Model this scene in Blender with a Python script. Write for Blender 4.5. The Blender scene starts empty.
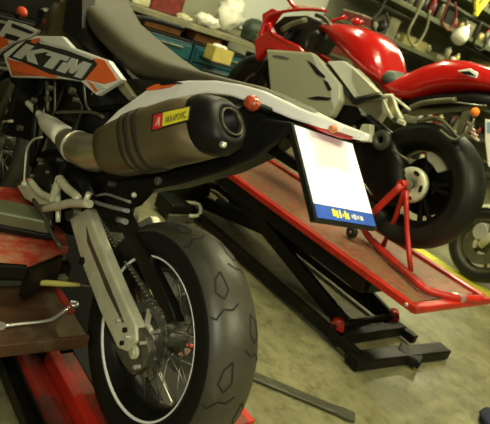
import bpy, bmesh, math, random
from mathutils import Vector, Matrix
random.seed(7)
sc = bpy.context.scene
COL = sc.collection
PI = math.pi

# ------------------------------------------------------------------ camera model
FPX, PITCH, ROLL, YAW = 540.0, .326, .351, .78
CAMZ = 1.30
_s, _c = math.sin(YAW), math.cos(YAW)
def from_view(a, b, c):            # right, forward(horizontal), up  ->  world (x = along the lifts, y = left)
    return Vector((-_s*a + _c*b, -_c*a - _s*b, c))
CR = from_view(1, 0, 0)
CF = from_view(0, math.cos(PITCH), -math.sin(PITCH))
CU = from_view(0, math.sin(PITCH), math.cos(PITCH))
CAM = Vector((0, 0, CAMZ))
def ray(px, py):
    u = (px-245)/FPX; v = (py-212)/FPX
    a = math.cos(ROLL)*u + math.sin(ROLL)*v
    b = -math.sin(ROLL)*u + math.cos(ROLL)*v
    return CF + CR*a - CU*b
cam = bpy.data.cameras.new('camera'); camo = bpy.data.objects.new('camera', cam); COL.objects.link(camo)
cam.sensor_fit = 'HORIZONTAL'; cam.sensor_width = 36; cam.lens = FPX/490*36
right = CR*math.cos(ROLL) - (-CU)*math.sin(ROLL)*1.0
right = CR*math.cos(ROLL) + CU*math.sin(ROLL)*1.0
up = -( CR*math.sin(ROLL) - CU*math.cos(ROLL))
# image x direction: a=cos, b=-sin -> CR*cos + CU*sin ; image y(down): a=sin, b=cos -> CR*sin - CU*cos
CAMM = Matrix((right, up, -CF)).transposed().to_4x4(); CAMM.translation = CAM
camo.matrix_world = CAMM
cam.clip_start = .05; cam.clip_end = 60
cam.dof.use_dof = True; cam.dof.focus_distance = 1.5; cam.dof.aperture_fstop = 5.6
sc.camera = camo
vs = sc.view_settings; vs.view_transform = 'Standard'; vs.look = 'None'; vs.gamma = 1; vs.use_curve_mapping = False
vs.exposure = 0.38

class Frame:
    def __init__(s, O, lean=0, base=0):
        s.O = Vector(O); s.lean = lean; s.base = base
        s.R = Matrix.Rotation(-lean, 3, 'X')
    def _l(s, px, py):
        Ri = s.R.transposed(); return Ri @ ray(px, py), Ri @ (CAM - s.O)
    def y(s, px, py, v):
        d, c = s._l(px, py); return c + d*((v-c.y)/d.y)
    def z(s, px, py, v):
        d, c = s._l(px, py); return c + d*((v-c.z)/d.z)
    def x(s, px, py, v):
        d, c = s._l(px, py); return c + d*((v-c.x)/d.x)
W = Frame((0, 0, 0))

# ------------------------------------------------------------------ materials
MATS = {}
def mat(name, col, rough=.5, metal=0, var=.15, scale=12, bump=0, spec=.5, coat=0, dirt=None, dirt_amt=.5, dscale=3):
    if name in MATS: return MATS[name]
    m = bpy.data.materials.new(name); m.use_nodes = True; nt = m.node_tree; N = nt.nodes; L = nt.links
    b = N['Principled BSDF']; b.inputs['Roughness'].default_value = rough; b.inputs['Metallic'].default_value = metal
    b.inputs['Specular IOR Level'].default_value = spec
    if coat: b.inputs['Coat Weight'].default_value = coat; b.inputs['Coat Roughness'].default_value = .06
    tc = N.new('ShaderNodeTexCoord'); nz = N.new('ShaderNodeTexNoise'); nz.inputs['Scale'].default_value = scale; nz.inputs['Detail'].default_value = 6
    L.new(tc.outputs['Object'], nz.inputs['Vector'])
    cr = N.new('ShaderNodeValToRGB'); L.new(nz.outputs['Fac'], cr.inputs['Fac'])
    c = Vector(col)
    cr.color_ramp.elements[0].position = .3; cr.color_ramp.elements[1].position = .7
    cr.color_ramp.elements[0].color = (*(c*(1-var)), 1); cr.color_ramp.elements[1].color = (*[min(1, q) for q in c*(1+var)], 1)
    out = cr.outputs['Color']
    if dirt:
        n2 = N.new('ShaderNodeTexNoise'); n2.inputs['Scale'].default_value = dscale; n2.inputs['Detail'].default_value = 9; n2.inputs['Roughness'].default_value = .65
        L.new(tc.outputs['Object'], n2.inputs['Vector'])
        r2 = N.new('ShaderNodeValToRGB'); r2.color_ramp.elements[0].position = .62-dirt_amt*.3; r2.color_ramp.elements[1].position = .68-dirt_amt*.1
        L.new(n2.outputs['Fac'], r2.inputs['Fac'])
        mx = N.new('ShaderNodeMix'); mx.data_type = 'RGBA'; L.new(r2.outputs['Color'], mx.inputs['Factor']); L.new(out, mx.inputs['A']); mx.inputs['B'].default_value = (*dirt, 1)
        out = mx.outputs['Result']
    L.new(out, b.inputs['Base Color'])
    if bump:
        bp = N.new('ShaderNodeBump'); bp.inputs['Strength'].default_value = bump; bp.inputs['Distance'].default_value = .01
        n3 = N.new('ShaderNodeTexNoise'); n3.inputs['Scale'].default_value = scale*6; n3.inputs['Detail'].default_value = 4
        L.new(tc.outputs['Object'], n3.inputs['Vector']); L.new(n3.outputs['Fac'], bp.inputs['Height']); L.new(bp.outputs['Normal'], b.inputs['Normal'])
    MATS[name] = m; return m
black = mat('black plastic', (.005, .005, .004), .45, 0, .2, spec=.22)
blackm = mat('black satin metal', (.007, .007, .005), .38, .2, .25, spec=.25)
matte = mat('matte black rubber', (.012, .012, .009), .62, 0, .25, 20, .1, spec=.3)
tyrem = mat('tyre rubber', (.046, .045, .030), .42, 0, .25, 9, .08, spec=.45, dirt=(.085, .07, .045), dirt_amt=.25, dscale=5)
sidew = mat('black sidewall', (.006, .006, .005), .5, 0, .2, spec=.2)
groove = mat('tyre groove', (.006, .006, .005), .8)
white = mat('white glossy plastic', (.80, .80, .74), .25, 0, .04, 5, coat=.4)
offw = mat('pale decal', (.52, .54, .50), .35, 0, .05)
orange = mat('orange plastic', (.80, .13, .02), .3, 0, .1, coat=.3)
ink = mat('black decal', (.012, .012, .012), .35)
seatm = mat('grey seat vinyl', (.046, .040, .020), .62, 0, .12, 30, .15)
tanks = mat('smoky tank plastic', (.045, .035, .012), .28, 0, .3, 6, coat=.3)
titan = mat('brown titanium', (.17, .135, .075), .42, .7, .25, 6, dirt=(.12, .085, .05), dirt_amt=.3, dscale=7)
bandm = mat('dark clamp band', (.06, .055, .035), .4, .7)
pipe = mat('raw exhaust steel', (.62, .58, .42), .3, .9, .2, 10)
pipe_glint = mat('highlit header steel', (.95, .93, .78), .35, .25, .1, 10)  # pale and barely metallic: the header's highlight is put into the colour
alloy = mat('cast alloy', (.60, .60, .44), .40, .25, .15, 14, .15)
alloyd = mat('dull dark alloy', (.12, .12, .085), .45, .6, .25, 14, .2)
chrome = mat('bright chrome', (.8, .8, .74), .32, .75, .05)
steel = mat('worn steel', (.30, .30, .25), .38, .8, .25, 16)
redl = mat('red lift paint', (.46, .018, .009), .38, .0, .2, 8, .05, coat=.2, dirt=(.22, .02, .01), dirt_amt=.3)
redd = mat('grimy red paint', (.28, .022, .010), .5, 0, .35, 7, .1, dirt=(.10, .04, .02), dirt_amt=.5, dscale=6)
rworn = mat('worn red deck', (.25, .085, .045), .55, .1, .4, 30, .3, dirt=(.20, .13, .07), dirt_amt=.6, dscale=14)
pinkd = mat('scuffed red deck', (.36, .035, .018), .5, 0, .25, 25, .2, dirt=(.42, .20, .11), dirt_amt=.6, dscale=9)
brownt = mat('rusty brown tray', (.085, .040, .018), .55, .2, .35, 9, .2, dirt=(.15, .125, .07), dirt_amt=.5, dscale=5)
gblack = mat('greasy black steel', (.007, .007, .005), .4, .2, .4, 8, .1, spec=.25, dirt=(.017, .012, .007), dirt_amt=.3)
redp = mat('glossy red bodywork', (.46, .008, .006), .22, 0, .04, 3, coat=.5)
silver = mat('silver grey bodywork', (.50, .51, .36), .30, .25, .04, 3, coat=.4)
silverl = mat('pale silver bodywork', (.72, .73, .64), .28, .1, .04, 3, coat=.4)
hug = mat('dull olive metal', (.085, .085, .045), .45, .2, .3, 12)
plate_m = mat('white reflective sheet', (.95, .95, .95), .7, 0, .01)
blue = mat('blue strip', (.03, .09, .42), .35, 0, .15, 30)
yell = mat('yellow decal', (.75, .68, .04), .4)
redk = mat('red decal', (.6, .02, .02), .4)
lens_r = mat('red lamp lens', (.65, .01, .01), .12, 0, .1, coat=.8)
lens_o = mat('orange lamp lens', (.85, .22, .02), .15, 0, .1, coat=.8)
teal = mat('teal cabinet paint', (.008, .075, .095), .42, 0, .15, 5, dirt=(.02, .06, .06), dirt_amt=.25)
olive = mat('olive grey wood', (.19, .18, .105), .6, 0, .3, 7, .1)
oliveb = mat('greenish steel beam', (.15, .165, .095), .42, .3, .2, 8)
ywood = mat('yellow cardboard', (.52, .43, .11), .6, 0, .15, 8)
ochre = mat('orange brown box', (.36, .15, .045), .6, 0, .2, 8)
bagw = mat('white plastic bag', (.78, .77, .66), .4, 0, .08, 9)
yplast = mat('yellow plastic', (.80, .70, .06), .4, 0, .1)
dk = mat('dark oddments', (.010, .009, .006), .5, 0, .5, 20)
dred = mat('dark red oddments', (.16, .02, .015), .5, 0, .4, 20)
dgreen = mat('dark green case', (.025, .045, .025), .5, 0, .4, 20)
cream = mat('cream oddments', (.5, .48, .30), .5, 0, .3, 20)
wallm = mat('grey wall paint', (.26, .265, .18), .8, 0, .08, 3, .05)
wallw = mat('light wall panel', (.62, .64, .58), .7, 0, .05, 3)
ceilm = mat('ceiling paint', (.3, .3, .24), .9)
linem = mat('yellow floor paint', (.52, .52, .03), .6, 0, .2, 20)
gold = mat('gold anodised', (.6, .36, .08), .3, .9)

def floor_material():
    m = bpy.data.materials.new('stained concrete'); m.use_nodes = True; nt = m.node_tree; N = nt.nodes; L = nt.links
    b = N['Principled BSDF']; b.inputs['Roughness'].default_value = .42
    tc = N.new('ShaderNodeTexCoord')
    def nz(s, d, r=.6):
        n = N.new('ShaderNodeTexNoise'); n.inputs['Scale'].default_value = s; n.inputs['Detail'].default_value = d; n.inputs['Roughness'].default_value = r
        L.new(tc.outputs['Object'], n.inputs['Vector']); return n
    def ramp(a, els):
        r = N.new('ShaderNodeValToRGB'); L.new(a, r.inputs['Fac']); e = r.color_ramp.elements
        e[0].position, e[0].color = els[0][0], (*els[0][1], 1); e[1].position, e[1].color = els[-1][0], (*els[-1][1], 1)
        for p, c in els[1:-1]: q = e.new(p); q.color = (*c, 1)
        return r
    r1 = ramp(nz(2.2, 8).outputs['Fac'], [(.3, (.12, .114, .056)), (.5, (.19, .180, .094)), (.72, (.27, .257, .142))])
    r2 = ramp(nz(14, 8, .75).outputs['Fac'], [(.36, (.42, .40, .38)), (.48, (.9, .9, .9)), (.62, (1.15, 1.15, 1.12))])
    mx = N.new('ShaderNodeMix'); mx.data_type = 'RGBA'; mx.blend_type = 'MULTIPLY'; mx.inputs['Factor'].default_value = .8
    L.new(r1.outputs['Color'], mx.inputs['A']); L.new(r2.outputs['Color'], mx.inputs['B'])
    r3 = ramp(nz(5, 3, .5).outputs['Fac'], [(.60, (0, 0, 0)), (.72, (1, 1, 1))])
    m2 = N.new('ShaderNodeMix'); m2.data_type = 'RGBA'; L.new(r3.outputs['Color'], m2.inputs['Factor']); L.new(mx.outputs['Result'], m2.inputs['A']); m2.inputs['B'].default_value = (.16, .15, .09, 1)
    L.new(m2.outputs['Result'], b.inputs['Base Color'])
    rr = ramp(nz(4, 5).outputs['Fac'], [(.35, (.3, .3, .3)), (.7, (.6, .6, .6))]); L.new(rr.outputs['Color'], b.inputs['Roughness'])
    return m
concrete = floor_material()

# ------------------------------------------------------------------ mesh builder
class MB:
    def __init__(s): s.bm = bmesh.new(); s.mats = []
    def _mi(s, m):
        if m not in s.mats: s.mats.append(m)
        return s.mats.index(m)
    def _mark(s, n0, m, smooth):
        mi = s._mi(m); s.bm.faces.ensure_lookup_table()
        for f in s.bm.faces[n0:]: f.material_index = mi; f.smooth = smooth
    def add(s, verts, faces, m, smooth=False):
        n0 = len(s.bm.faces); vv = [s.bm.verts.new(v) for v in verts]
        for f in faces:
            try: s.bm.faces.new([vv[i] for i in f])
            except ValueError: pass
        s._mark(n0, m, smooth); return s
    def merge(s, tmp, m, smooth=False):
        tmp.verts.index_update()
        s.add([v.co.copy() for v in tmp.verts], [[v.index for v in f.verts] for f in tmp.faces], m, smooth); tmp.free(); return s
    def box(s, c, d, m, bev=.004, rot=None):
        t = bmesh.new(); bmesh.ops.create_cube(t, size=1)
        for v in t.verts: v.co = Vector((v.co.x*d[0], v.co.y*d[1], v.co.z*d[2]))
        if bev: bmesh.ops.bevel(t, geom=t.edges[:], offset=min(bev, min(d)*.45), segments=2, profile=.5, affect='EDGES')
        M = rot.to_matrix() if rot is not None and hasattr(rot, 'to_matrix') else rot
        for v in t.verts:
            if M is not None: v.co = M @ v.co
            v.co += Vector(c)
        return s.merge(t, m)
    def beam(s, a, b, w, h, m, bev=.003, upv=(0, 0, 1)):   # rectangular bar from a to b
        a = Vector(a); b = Vector(b); d = (b-a); L = d.length; x = d.normalized(); y = Vector(upv).cross(x).normalized(); z = x.cross(y)
        return s.box((a+b)/2, (L, w, h), m, bev, Matrix((x, y, z)).transposed())
    def sweep(s, secs, m, smooth=True, caps=True, seg=20):  # secs: (center, vec_u, vec_v, exponent)
        n0 = len(s.bm.faces); rings = []
        for c, u, v, n in secs:
            c = Vector(c); ring = []
            for k in range(seg):
                t = 2*PI*k/seg; ct, st = math.cos(t), math.sin(t)
                ring.append(s.bm.verts.new(c + Vector(u)*math.copysign(abs(ct)**(2/n), ct) + Vector(v)*math.copysign(abs(st)**(2/n), st)))
            rings.append(ring)
        for A, B in zip(rings, rings[1:]):
            for k in range(seg): s.bm.faces.new((A[k], A[(k+1) % seg], B[(k+1) % seg], B[k]))
        if caps: s.bm.faces.new(rings[0][::-1]); s.bm.faces.new(rings[-1])
        s._mark(n0, m, smooth)
        if caps:
            s.bm.faces.ensure_lookup_table()
            for f in s.bm.faces[-2:]: f.smooth = False
        return s
    def tube(s, pts, r, m, seg=10, sm=0, flat=None):
        P = [Vector(p) for p in pts]; R = r if isinstance(r, (list, tuple)) else [r]*len(P)
        if sm:
            Q, S = [], []
            for i in range(len(P)-1):
                p0 = P[max(i-1, 0)]; p1 = P[i]; p2 = P[i+1]; p3 = P[min(i+2, len(P)-1)]
                for k in range(sm):
                    t = k/sm; Q.append(.5*((2*p1)+(p2-p0)*t+(2*p0-5*p1+4*p2-p3)*t*t+(3*p1-p0-3*p2+p3)*t**3)); S.append(R[i]*(1-t)+R[i+1]*t)
            Q.append(P[-1]); S.append(R[-1]); P, R = Q, S
        secs = []; ref = None
        for i, p in enumerate(P):
            d = (P[min(i+1, len(P)-1)]-P[max(i-1, 0)])
            if d.length < 1e-9: d = Vector((1, 0, 0))
            d.normalize()
            if ref is None: ref = d.orthogonal().normalized() if flat is None else (Vector(flat)-d*d.dot(Vector(flat))).normalized()
            ref = (ref - d*ref.dot(d)).normalized(); w = d.cross(ref); secs.append((p, ref*R[i], w*R[i], 2))
        return s.sweep(secs, m, seg=seg)
    def lathe(s, prof, m, c=(0, 0, 0), axis='Y', seg=48, smooth=True, closed=False, arc=(0, 2*PI)):  # prof: (radius, along axis)
        n0 = len(s.bm.faces); c = Vector(c); full = abs(arc[1]-arc[0]-2*PI) < 1e-6; K = seg if full else seg+1; rings = []
        for k in range(K):
            t = arc[0]+(arc[1]-arc[0])*k/seg; ring = []
            for r, h in prof:
                a, b = r*math.cos(t), r*math.sin(t)
                p = {'Y': Vector((a, h, b)), 'Z': Vector((a, b, h)), 'X': Vector((h, a, b))}[axis]
                ring.append(s.bm.verts.new(c+p))
            rings.append(ring)
        n = len(prof)
        for k in range(seg):
            A = rings[k]; B = rings[(k+1) % K]
            for j in range(n if closed else n-1):
                j2 = (j+1) % n
                try: s.bm.faces.new((A[j], A[j2], B[j2], B[j]))
                except ValueError: pass
        s._mark(n0, m, smooth); return s
    def disc(s, c, r, h, m, axis='Y', seg=24, bev=.15, hole=0):
        b = min(h, r)*bev
        if hole: return s.lathe([(hole, -h/2), (r-b, -h/2), (r, -h/2+b), (r, h/2-b), (r-b, h/2), (hole, h/2)], m, c, axis, seg, False, True)
        return s.lathe([(1e-5, -h/2), (r-b, -h/2), (r, -h/2+b), (r, h/2-b), (r-b, h/2), (1e-5, h/2)], m, c, axis, seg, False)
    def sphere(s, c, r, m, sc_=(1, 1, 1), rnd=0, sub=2):
        t = bmesh.new(); bmesh.ops.create_icosphere(t, subdivisions=sub, radius=1)
        for v in t.verts:
            k = 1+random.uniform(-rnd, rnd); v.co = Vector((v.co.x*sc_[0]*r*k, v.co.y*sc_[1]*r*k, v.co.z*sc_[2]*r*k))+Vector(c)
        return s.merge(t, m, True)
    def slab(s, pts, th, m, bev=.004, direction=(0, -1, 0)):    # outline of 3D points given thickness along direction
        t = bmesh.new(); vs_ = [t.verts.new(p) for p in pts]; f = t.faces.new(vs_); f.normal_update()
        D = Vector(direction)*th
        r = bmesh.ops.extrude_face_region(t, geom=[f]); 
        for v in [g for g in r['geom'] if isinstance(g, bmesh.types.BMVert)]: v.co += D
        bmesh.ops.recalc_face_normals(t, faces=t.faces[:])
        if bev: bmesh.ops.bevel(t, geom=t.edges[:], offset=bev, segments=2, profile=.6, affect='EDGES', clamp_overlap=True)
        ng = [f for f in t.faces if len(f.verts) > 4]; bmesh.ops.triangulate(t, faces=ng)
        return s.merge(t, m)
    def text(s, string, origin, xv, yv, height, m, depth=.0006):
        cu = bpy.data.curves.new('t', 'FONT'); cu.body = string; cu.size = 1; cu.extrude = .01; cu.offset = .012
        o = bpy.data.objects.new('t', cu); COL.objects.link(o); dg = bpy.context.evaluated_depsgraph_get(); me = bpy.data.meshes.new_from_object(o.evaluated_get(dg))
        xs = [v.co.x for v in me.vertices]; w = max(xs); x_ = Vector(xv); y_ = Vector(yv).normalized()*height/.7; n = x_.cross(y_).normalized()*depth*50
        vs_ = [Vector(origin)+x_*(v.co.x/w)+y_*v.co.y+n*v.co.z for v in me.vertices]
        s.add(vs_, [list(p.vertices) for p in me.polygons], m); bpy.data.objects.remove(o); bpy.data.meshes.remove(me); bpy.data.curves.remove(cu); return s
    def build(s, name, parent=None, off=(0, 0, 0), fix=True):
        if fix: bmesh.ops.recalc_face_normals(s.bm, faces=s.bm.faces[:])
        off = Vector(off)
        if parent is not None and 'org' in parent: off = off - Vector(parent['org'])
        for v in s.bm.verts: v.co += off
        me = bpy.data.meshes.new(name); s.bm.to_mesh(me); s.bm.free()
        for m in s.mats: me.materials.append(m)
        o = bpy.data.objects.new(name, me); COL.objects.link(o)
        if parent is not None:
            o.parent = parent
            if parent.type == 'MESH' or True:
                pass
        return o
def thing(name, label, cat, loc, lean=0, org=(0, 0, 0), group=None):
    o = bpy.data.objects.new(name, None); COL.objects.link(o); o.empty_display_size = .1
    o.location = loc; o.rotation_euler = (-lean, 0, 0); o['label'] = label; o['category'] = cat
    ORG[o.name] = Vector(org)
    if group: o['group'] = group
    return o
ORG = {}
def part(b, name, root, label=None, parent=None):
    """child mesh given in the frame's coordinates; root's ORG is the base offset"""
    o = b.build(name, None, off=-ORG[root.name]); o.parent = parent or root
    if label: o['label'] = label
    return o
def single(b, name, label, cat, group=None, stuff=False):
    # recentre on own base
    xs = [v.co for v in b.bm.verts]; c = Vector(((min(v.x for v in xs)+max(v.x for v in xs))/2, (min(v.y for v in xs)+max(v.y for v in xs))/2, min(v.z for v in xs)))
    o = b.build(name, None, off=-c); o.location = c; o['label'] = label; o['category'] = cat
    if group: o['group'] = group
    if stuff: o['kind'] = 'stuff'
    return o
def struct(b, name):
    o = b.build(name); o['kind'] = 'structure'; return o

def secs_px(F, rows, n=2.6):
    out = []
    for (tx, ty), (bx, by), hw, yc, yt, yb in rows:
        T = F.y(tx, ty, yt); B = F.y(bx, by, yb); c = (T+B)/2; c.y = yc; v = (T-B)/2; v.y = 0
        out.append((c, v, Vector((0, hw, 0)), n))
    return out
def outl(F, pts, y):        # pixel outline on the plane(s) y: y may be number or ((px0,y0),(px1,y1))
    res = []
    for px, py in pts:
        yy = y if not isinstance(y, tuple) else y[0][1]+(y[1][1]-y[0][1])*(px-y[0][0])/(y[1][0]-y[0][0])
        res.append(F.y(px, py, yy))
    return res
def mirror(pts): return [Vector((p.x, -p.y, p.z)) for p in pts]

# ------------------------------------------------------------------ room
b = MB(); b.box((0, -3.5, -.05), (12, 17, .1), concrete, 0); struct(b, 'floor')
b = MB(); b.box((4.80, -3.5, 1.6), (.1, 17, 3.3), wallm, 0); struct(b, 'wall_back')
b = MB(); b.box((-5.05, -3.5, 1.6), (.1, 17, 3.3), wallm, 0); struct(b, 'wall_front')
b = MB(); b.box((0, -11.05, 1.6), (12, .1, 3.3), wallm, 0); struct(b, 'wall_right')
b = MB(); b.box((0, 4.05, 1.6), (12, .1, 3.3), wallm, 0); struct(b, 'wall_left')
b = MB(); b.box((0, -3.5, 3.3), (12, 17, .1), ceilm, 0); struct(b, 'ceiling')
b = MB(); b.box((4.735, -4.15, 1.78), (.02, 1.25, 1.2), wallw, .004); struct(b, 'trim_1')
b = MB(); a0 = W.z(419, 248, 0); a1 = W.z(492, 303, 0)
dd = (a1-a0); b.slab([Vector((a0.x+1.2, -4.12, .003)), Vector((a1.x-1.2, -4.12, .003)), Vector((a1.x-1.2, -4.33, .003)), Vector((a0.x+1.2, -4.33, .003))], .002, linem, 0, (0, 0, -1))
o = struct(b, 'trim_2')

# ------------------------------------------------------------------ wheels
def tyre_profile(R, r, hw):
    k = (R-r)
    return [(r-.006, hw*.74), (r+.09*k, hw*.90), (r+.34*k, hw*1.0), (r+.55*k, hw*1.02), (r+.73*k, hw*.93), (r+.88*k, hw*.70), (r+.97*k, hw*.38), (R, 0)]
def add_tyre(root, wheel, C, R, r, hw, tread=True, m=None):
    m = m or tyrem
    pr = tyre_profile(R, r, hw); prof = pr+[(a, -h) for a, h in pr[-2::-1]]
    # smooth the profile
    P = []
    for i in range(len(prof)-1):
        p0 = prof[max(i-1, 0)]; p1 = prof[i]; p2 = prof[i+1]; p3 = prof[min(i+2, len(prof)-1)]
        for k in range(3):
            t = k/3; P.append(tuple(.5*((2*p1[j])+(p2[j]-p0[j])*t+(2*p0[j]-5*p1[j]+4*p2[j]-p3[j])*t*t+(3*p1[j]-p0[j]-3*p2[j]+p3[j])*t**3) for j in (0, 1)))
    P.append(prof[-1])
    b = MB(); b.lathe(P, m, C, seg=96)
    if tread:                                   # sidewalls cleaner, also blackened for shade; tread scuffed grey, as if lit
        si = b._mi(sidew)
        for f in b.bm.faces:
            cc = f.calc_center_median()-Vector(C)
            if math.hypot(cc.x, cc.z) < r+.66*(R-r): f.material_index = si
    C = Vector(C)
    if tread:
        def at(th, s_):          # s_ in -1..1 across the tread, 0 centre, +1 left shoulder
            h = hw*1.0*math.sin(s_*1.25)/math.sin(1.25)*.97
            rr = None
            for (a1_, h1), (a2_, h2) in zip(P, P[1:]):
                if (h1-h)*(h2-h) <= 0 and min(a1_, a2_) > r+.45*(R-r):
                    t = 0 if h1 == h2 else (h-h1)/(h2-h1); rr = a1_+(a2_-a1_)*t
            if rr is None: rr = r+.6*(R-r)
            return C+Vector((rr*math.cos(th), h, rr*math.sin(th)))
        def line(pts, w):
            Q = []
            for (t0, s0), (t1, s1) in zip(pts, pts[1:]):
                for k in range(4): Q.append((t0+(t1-t0)*k/4, s0+(s1-s0)*k/4))
            Q.append(pts[-1]); L_, Rr = [], []
            for i, q in enumerate(Q):
                q0 = Q[max(i-1, 0)]; q1 = Q[min(i+1, len(Q)-1)]; p = at(*q); d = (at(*q1)-at(*q0)).normalized()
                rad = (p-C); rad.y *= .9+1.5*abs(q[1]); rad.normalize(); sd = d.cross(rad).normalized(); p = p+rad*.0009
                L_.append(p+sd*w); Rr.append(p-sd*w)
            n = len(Q); b.add(L_+Rr, [(i, i+1, n+i+1, n+i) for i in range(n-1)], groove)
        N = 9
        for k in range(N):
            t = 2*PI*k/N
            for sg, ph in ((1, 0), (-1, PI/N)):
                u = t+ph
                line([(u-.10, sg*.30), (u-.04, sg*.52), (u+.07, sg*.62), (u+.13, sg*.42), (u+.06, sg*.24), (u-.10, sg*.30)], .0026)
                line([(u+.17, sg*.05), (u+.22, sg*.25), (u+.21, sg*.5), (u+.28, sg*.75), (u+.25, sg*.92)], .0026)
    return part(b, 'tyre', root, parent=wheel)

def spoked_wheel(root, name, C, R, r, hw, stripe=True, sprocket=True, tread=True, disc=True):
    C = Vector(C)
    b = MB(); rw = hw*.74
    b.lathe([(r-.004, rw), (r+.006, rw+.004), (r+.004, rw-.006), (r-.02, rw*.6), (r-.026, 0), (r-.02, -rw*.6), (r+.004, -rw+.006), (r+.006, -rw-.004), (r-.004, -rw), (r-.026, -rw*.55), (r-.034, 0), (r-.026, rw*.55)], blackm, C, seg=96, closed=True)
    w = part(b, name, root)
    add_tyre(root, w, C, R, r, hw, tread)
    if stripe:
        b = MB(); b.lathe([(r-.0030, rw+.004), (r+.0028, rw+.0095), (r+.0026, rw+.0115), (r-.0035, rw+.0075)], mat('white rim tape', (.9, .9, .9), .3, 0, .02), C, seg=96, closed=True); part(b, 'rim_stripe', root, 'thin white stripe round the rim edge', parent=w)
    b = MB(); b.lathe([(.012, .065), (.032, .065), (.034, .05), (.05, .045), (.052, .038), (.036, .03), (.03, 0), (.036, -.03), (.052, -.038), (.05, -.045), (.034, -.05), (.032, -.065), (.012, -.065)], alloyd, C, seg=32, closed=True)
    part(b, 'hub', root, parent=w)
    for k in range(32):
        a = 2*PI*k/32; sg = 1 if k % 2 else -1; da = .45*(1 if (k//2) % 2 else -1)
        p = C+Vector((.048*math.cos(a+da), sg*.04, .048*math.sin(a+da))); q = C+Vector(((r-.028)*math.cos(a), sg*.012, (r-.028)*math.sin(a)))
        b = MB(); b.tube([p, q], .0022, steel, seg=6); part(b, 'spoke', root, parent=w)
    if sprocket:
        b = MB(); n = 40; pts = []
        for k in range(n*2):
            a = 2*PI*k/(n*2); rr = .098 if k % 2 else .090; pts.append(C+Vector((rr*math.cos(a), .066, rr*math.sin(a))))
        inner = [C+Vector((.068*math.cos(2*PI*k/(n*2)), .066, .068*math.sin(2*PI*k/(n*2)))) for k in range(n*2)]
        V = pts+inner+[p-Vector((0, .006, 0)) for p in pts+inner]; m_ = n*2; fs = []
        for k in range(m_):
            j = (k+1) % m_; fs += [(k, j, m_+j, m_+k), (2*m_+k, 3*m_+k, 3*m_+j, 2*m_+j), (k, 2*m_+k, 2*m_+j, j), (m_+k, m_+j, 3*m_+j, 3*m_+k)]
        b.add(V, fs, steel)
        for k in range(6):
            a = 2*PI*k/6+.2; b.beam(C+Vector((.03*math.cos(a), .063, .03*math.sin(a))), C+Vector((.074*math.cos(a), .063, .074*math.sin(a))), .006, .016, alloy, .001, (0, 1, 0))
            b.disc(C+Vector((.072*math.cos(a), .069, .072*math.sin(a))), .006, .006, chrome, seg=8)
        b.disc(C+Vector((0, .062, 0)), .036, .016, alloy, seg=28)
        part(b, 'sprocket', root, parent=w)
    if disc:
        b = MB(); b.disc(C+Vector((0, -.062, 0)), .11, .005, steel, hole=.06, seg=48)
        for k in range(5):
            a = 2*PI*k/5; b.beam(C+Vector((.02*math.cos(a), -.06, .02*math.sin(a))), C+Vector((.065*math.cos(a), -.06, .065*math.sin(a))), .006, .014, alloyd, .001, (0, 1, 0))
        part(b, 'brake_disc', root, parent=w)
    return w

# ------------------------------------------------------------------ near motorcycle (white, black and orange supermoto)
K0 = Vector((.977, -.839, CAMZ-.852)); KL = -.08
_F = Vector((-.092, 1.283, 0))
K0 = from_view(-.092, 1.283, CAMZ-.852)
K = Frame(K0, KL)
down = K.R @ Vector((0, 0, -.315))
kt = thing('motorcycle', 'white, black and orange supermoto bike with big KTM lettering, nearest to the camera', 'motorcycle', K0+down+Vector((0, 0, .0)), KL, (0, 0, -.315))
def kp(b, name, label=None, parent=None): return part(b, name, kt, label, parent)
b = MB(); b.tube([K.y(153, 281, -.085), K.y(160, 294, -.085), K.y(168, 305, -.085)], [.012, .016, .012], mat('yellowish caliper', (.45, .40, .16), .4, .3), sm=2); b.box(K.y(172, 312, -.085), (.05, .025, .02), MATS['yellowish caliper'], .004); kp(b, 'brake_caliper', 'yellowish caliper seen through the spokes')
b = MB(); b.slab([K.y(x, y, -.10) for x, y in [(152, 372), (158, 372), (171, 402), (166, 408)]], .012, alloy, .003); b.disc(K.y(140, 402, -.09), .012, .012, alloy, seg=14); kp(b, 'torque_arm', 'pale arm seen through the spokes')
rw_ = spoked_wheel(kt, 'rear_wheel', (0, 0, 0), .315, .216, .08)
fw_ = spoked_wheel(kt, 'front_wheel', (1.47, 0, -.01), .30, .216, .06, stripe=False, sprocket=False, tread=False)

# swingarm
b = MB(); b.slab(outl(K, [(69, 219), (87, 208), (98, 238), (119, 290), (135, 325), (136, 342), (127, 352), (117, 348), (100, 312), (82, 265)], .13), .034, alloy, .007)
b.slab(outl(K, [(86, 226), (91, 242), (111, 290), (124, 322), (122, 323), (107, 292), (87, 242)], .1315), .003, alloyd, .001)
b.slab(mirror(outl(K, [(69, 219), (87, 208), (98, 238), (119, 290), (135, 325), (136, 342), (127, 352), (117, 348), (100, 312), (82, 265)], .13)), .034, alloy, .007, (0, 1, 0))
sp = K.y(75, 213, .1); b.tube([(sp.x, .12, sp.z), (sp.x, -.12, sp.z)], .03, alloyd)
b.beam((sp.x-.13, .1, sp.z-.03), (sp.x-.13, -.1, sp.z-.03), .06, .05, alloyd)
sw = kp(b, 'swingarm', 'pale cast arm')
b = MB(); b.slab(outl(K, [(116, 332), (134, 322), (145, 338), (149, 352), (143, 368), (132, 376), (122, 364), (114, 348)], .122), .026, alloyd, .006); kp(b, 'axle_block', parent=sw)
b = MB()
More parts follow.
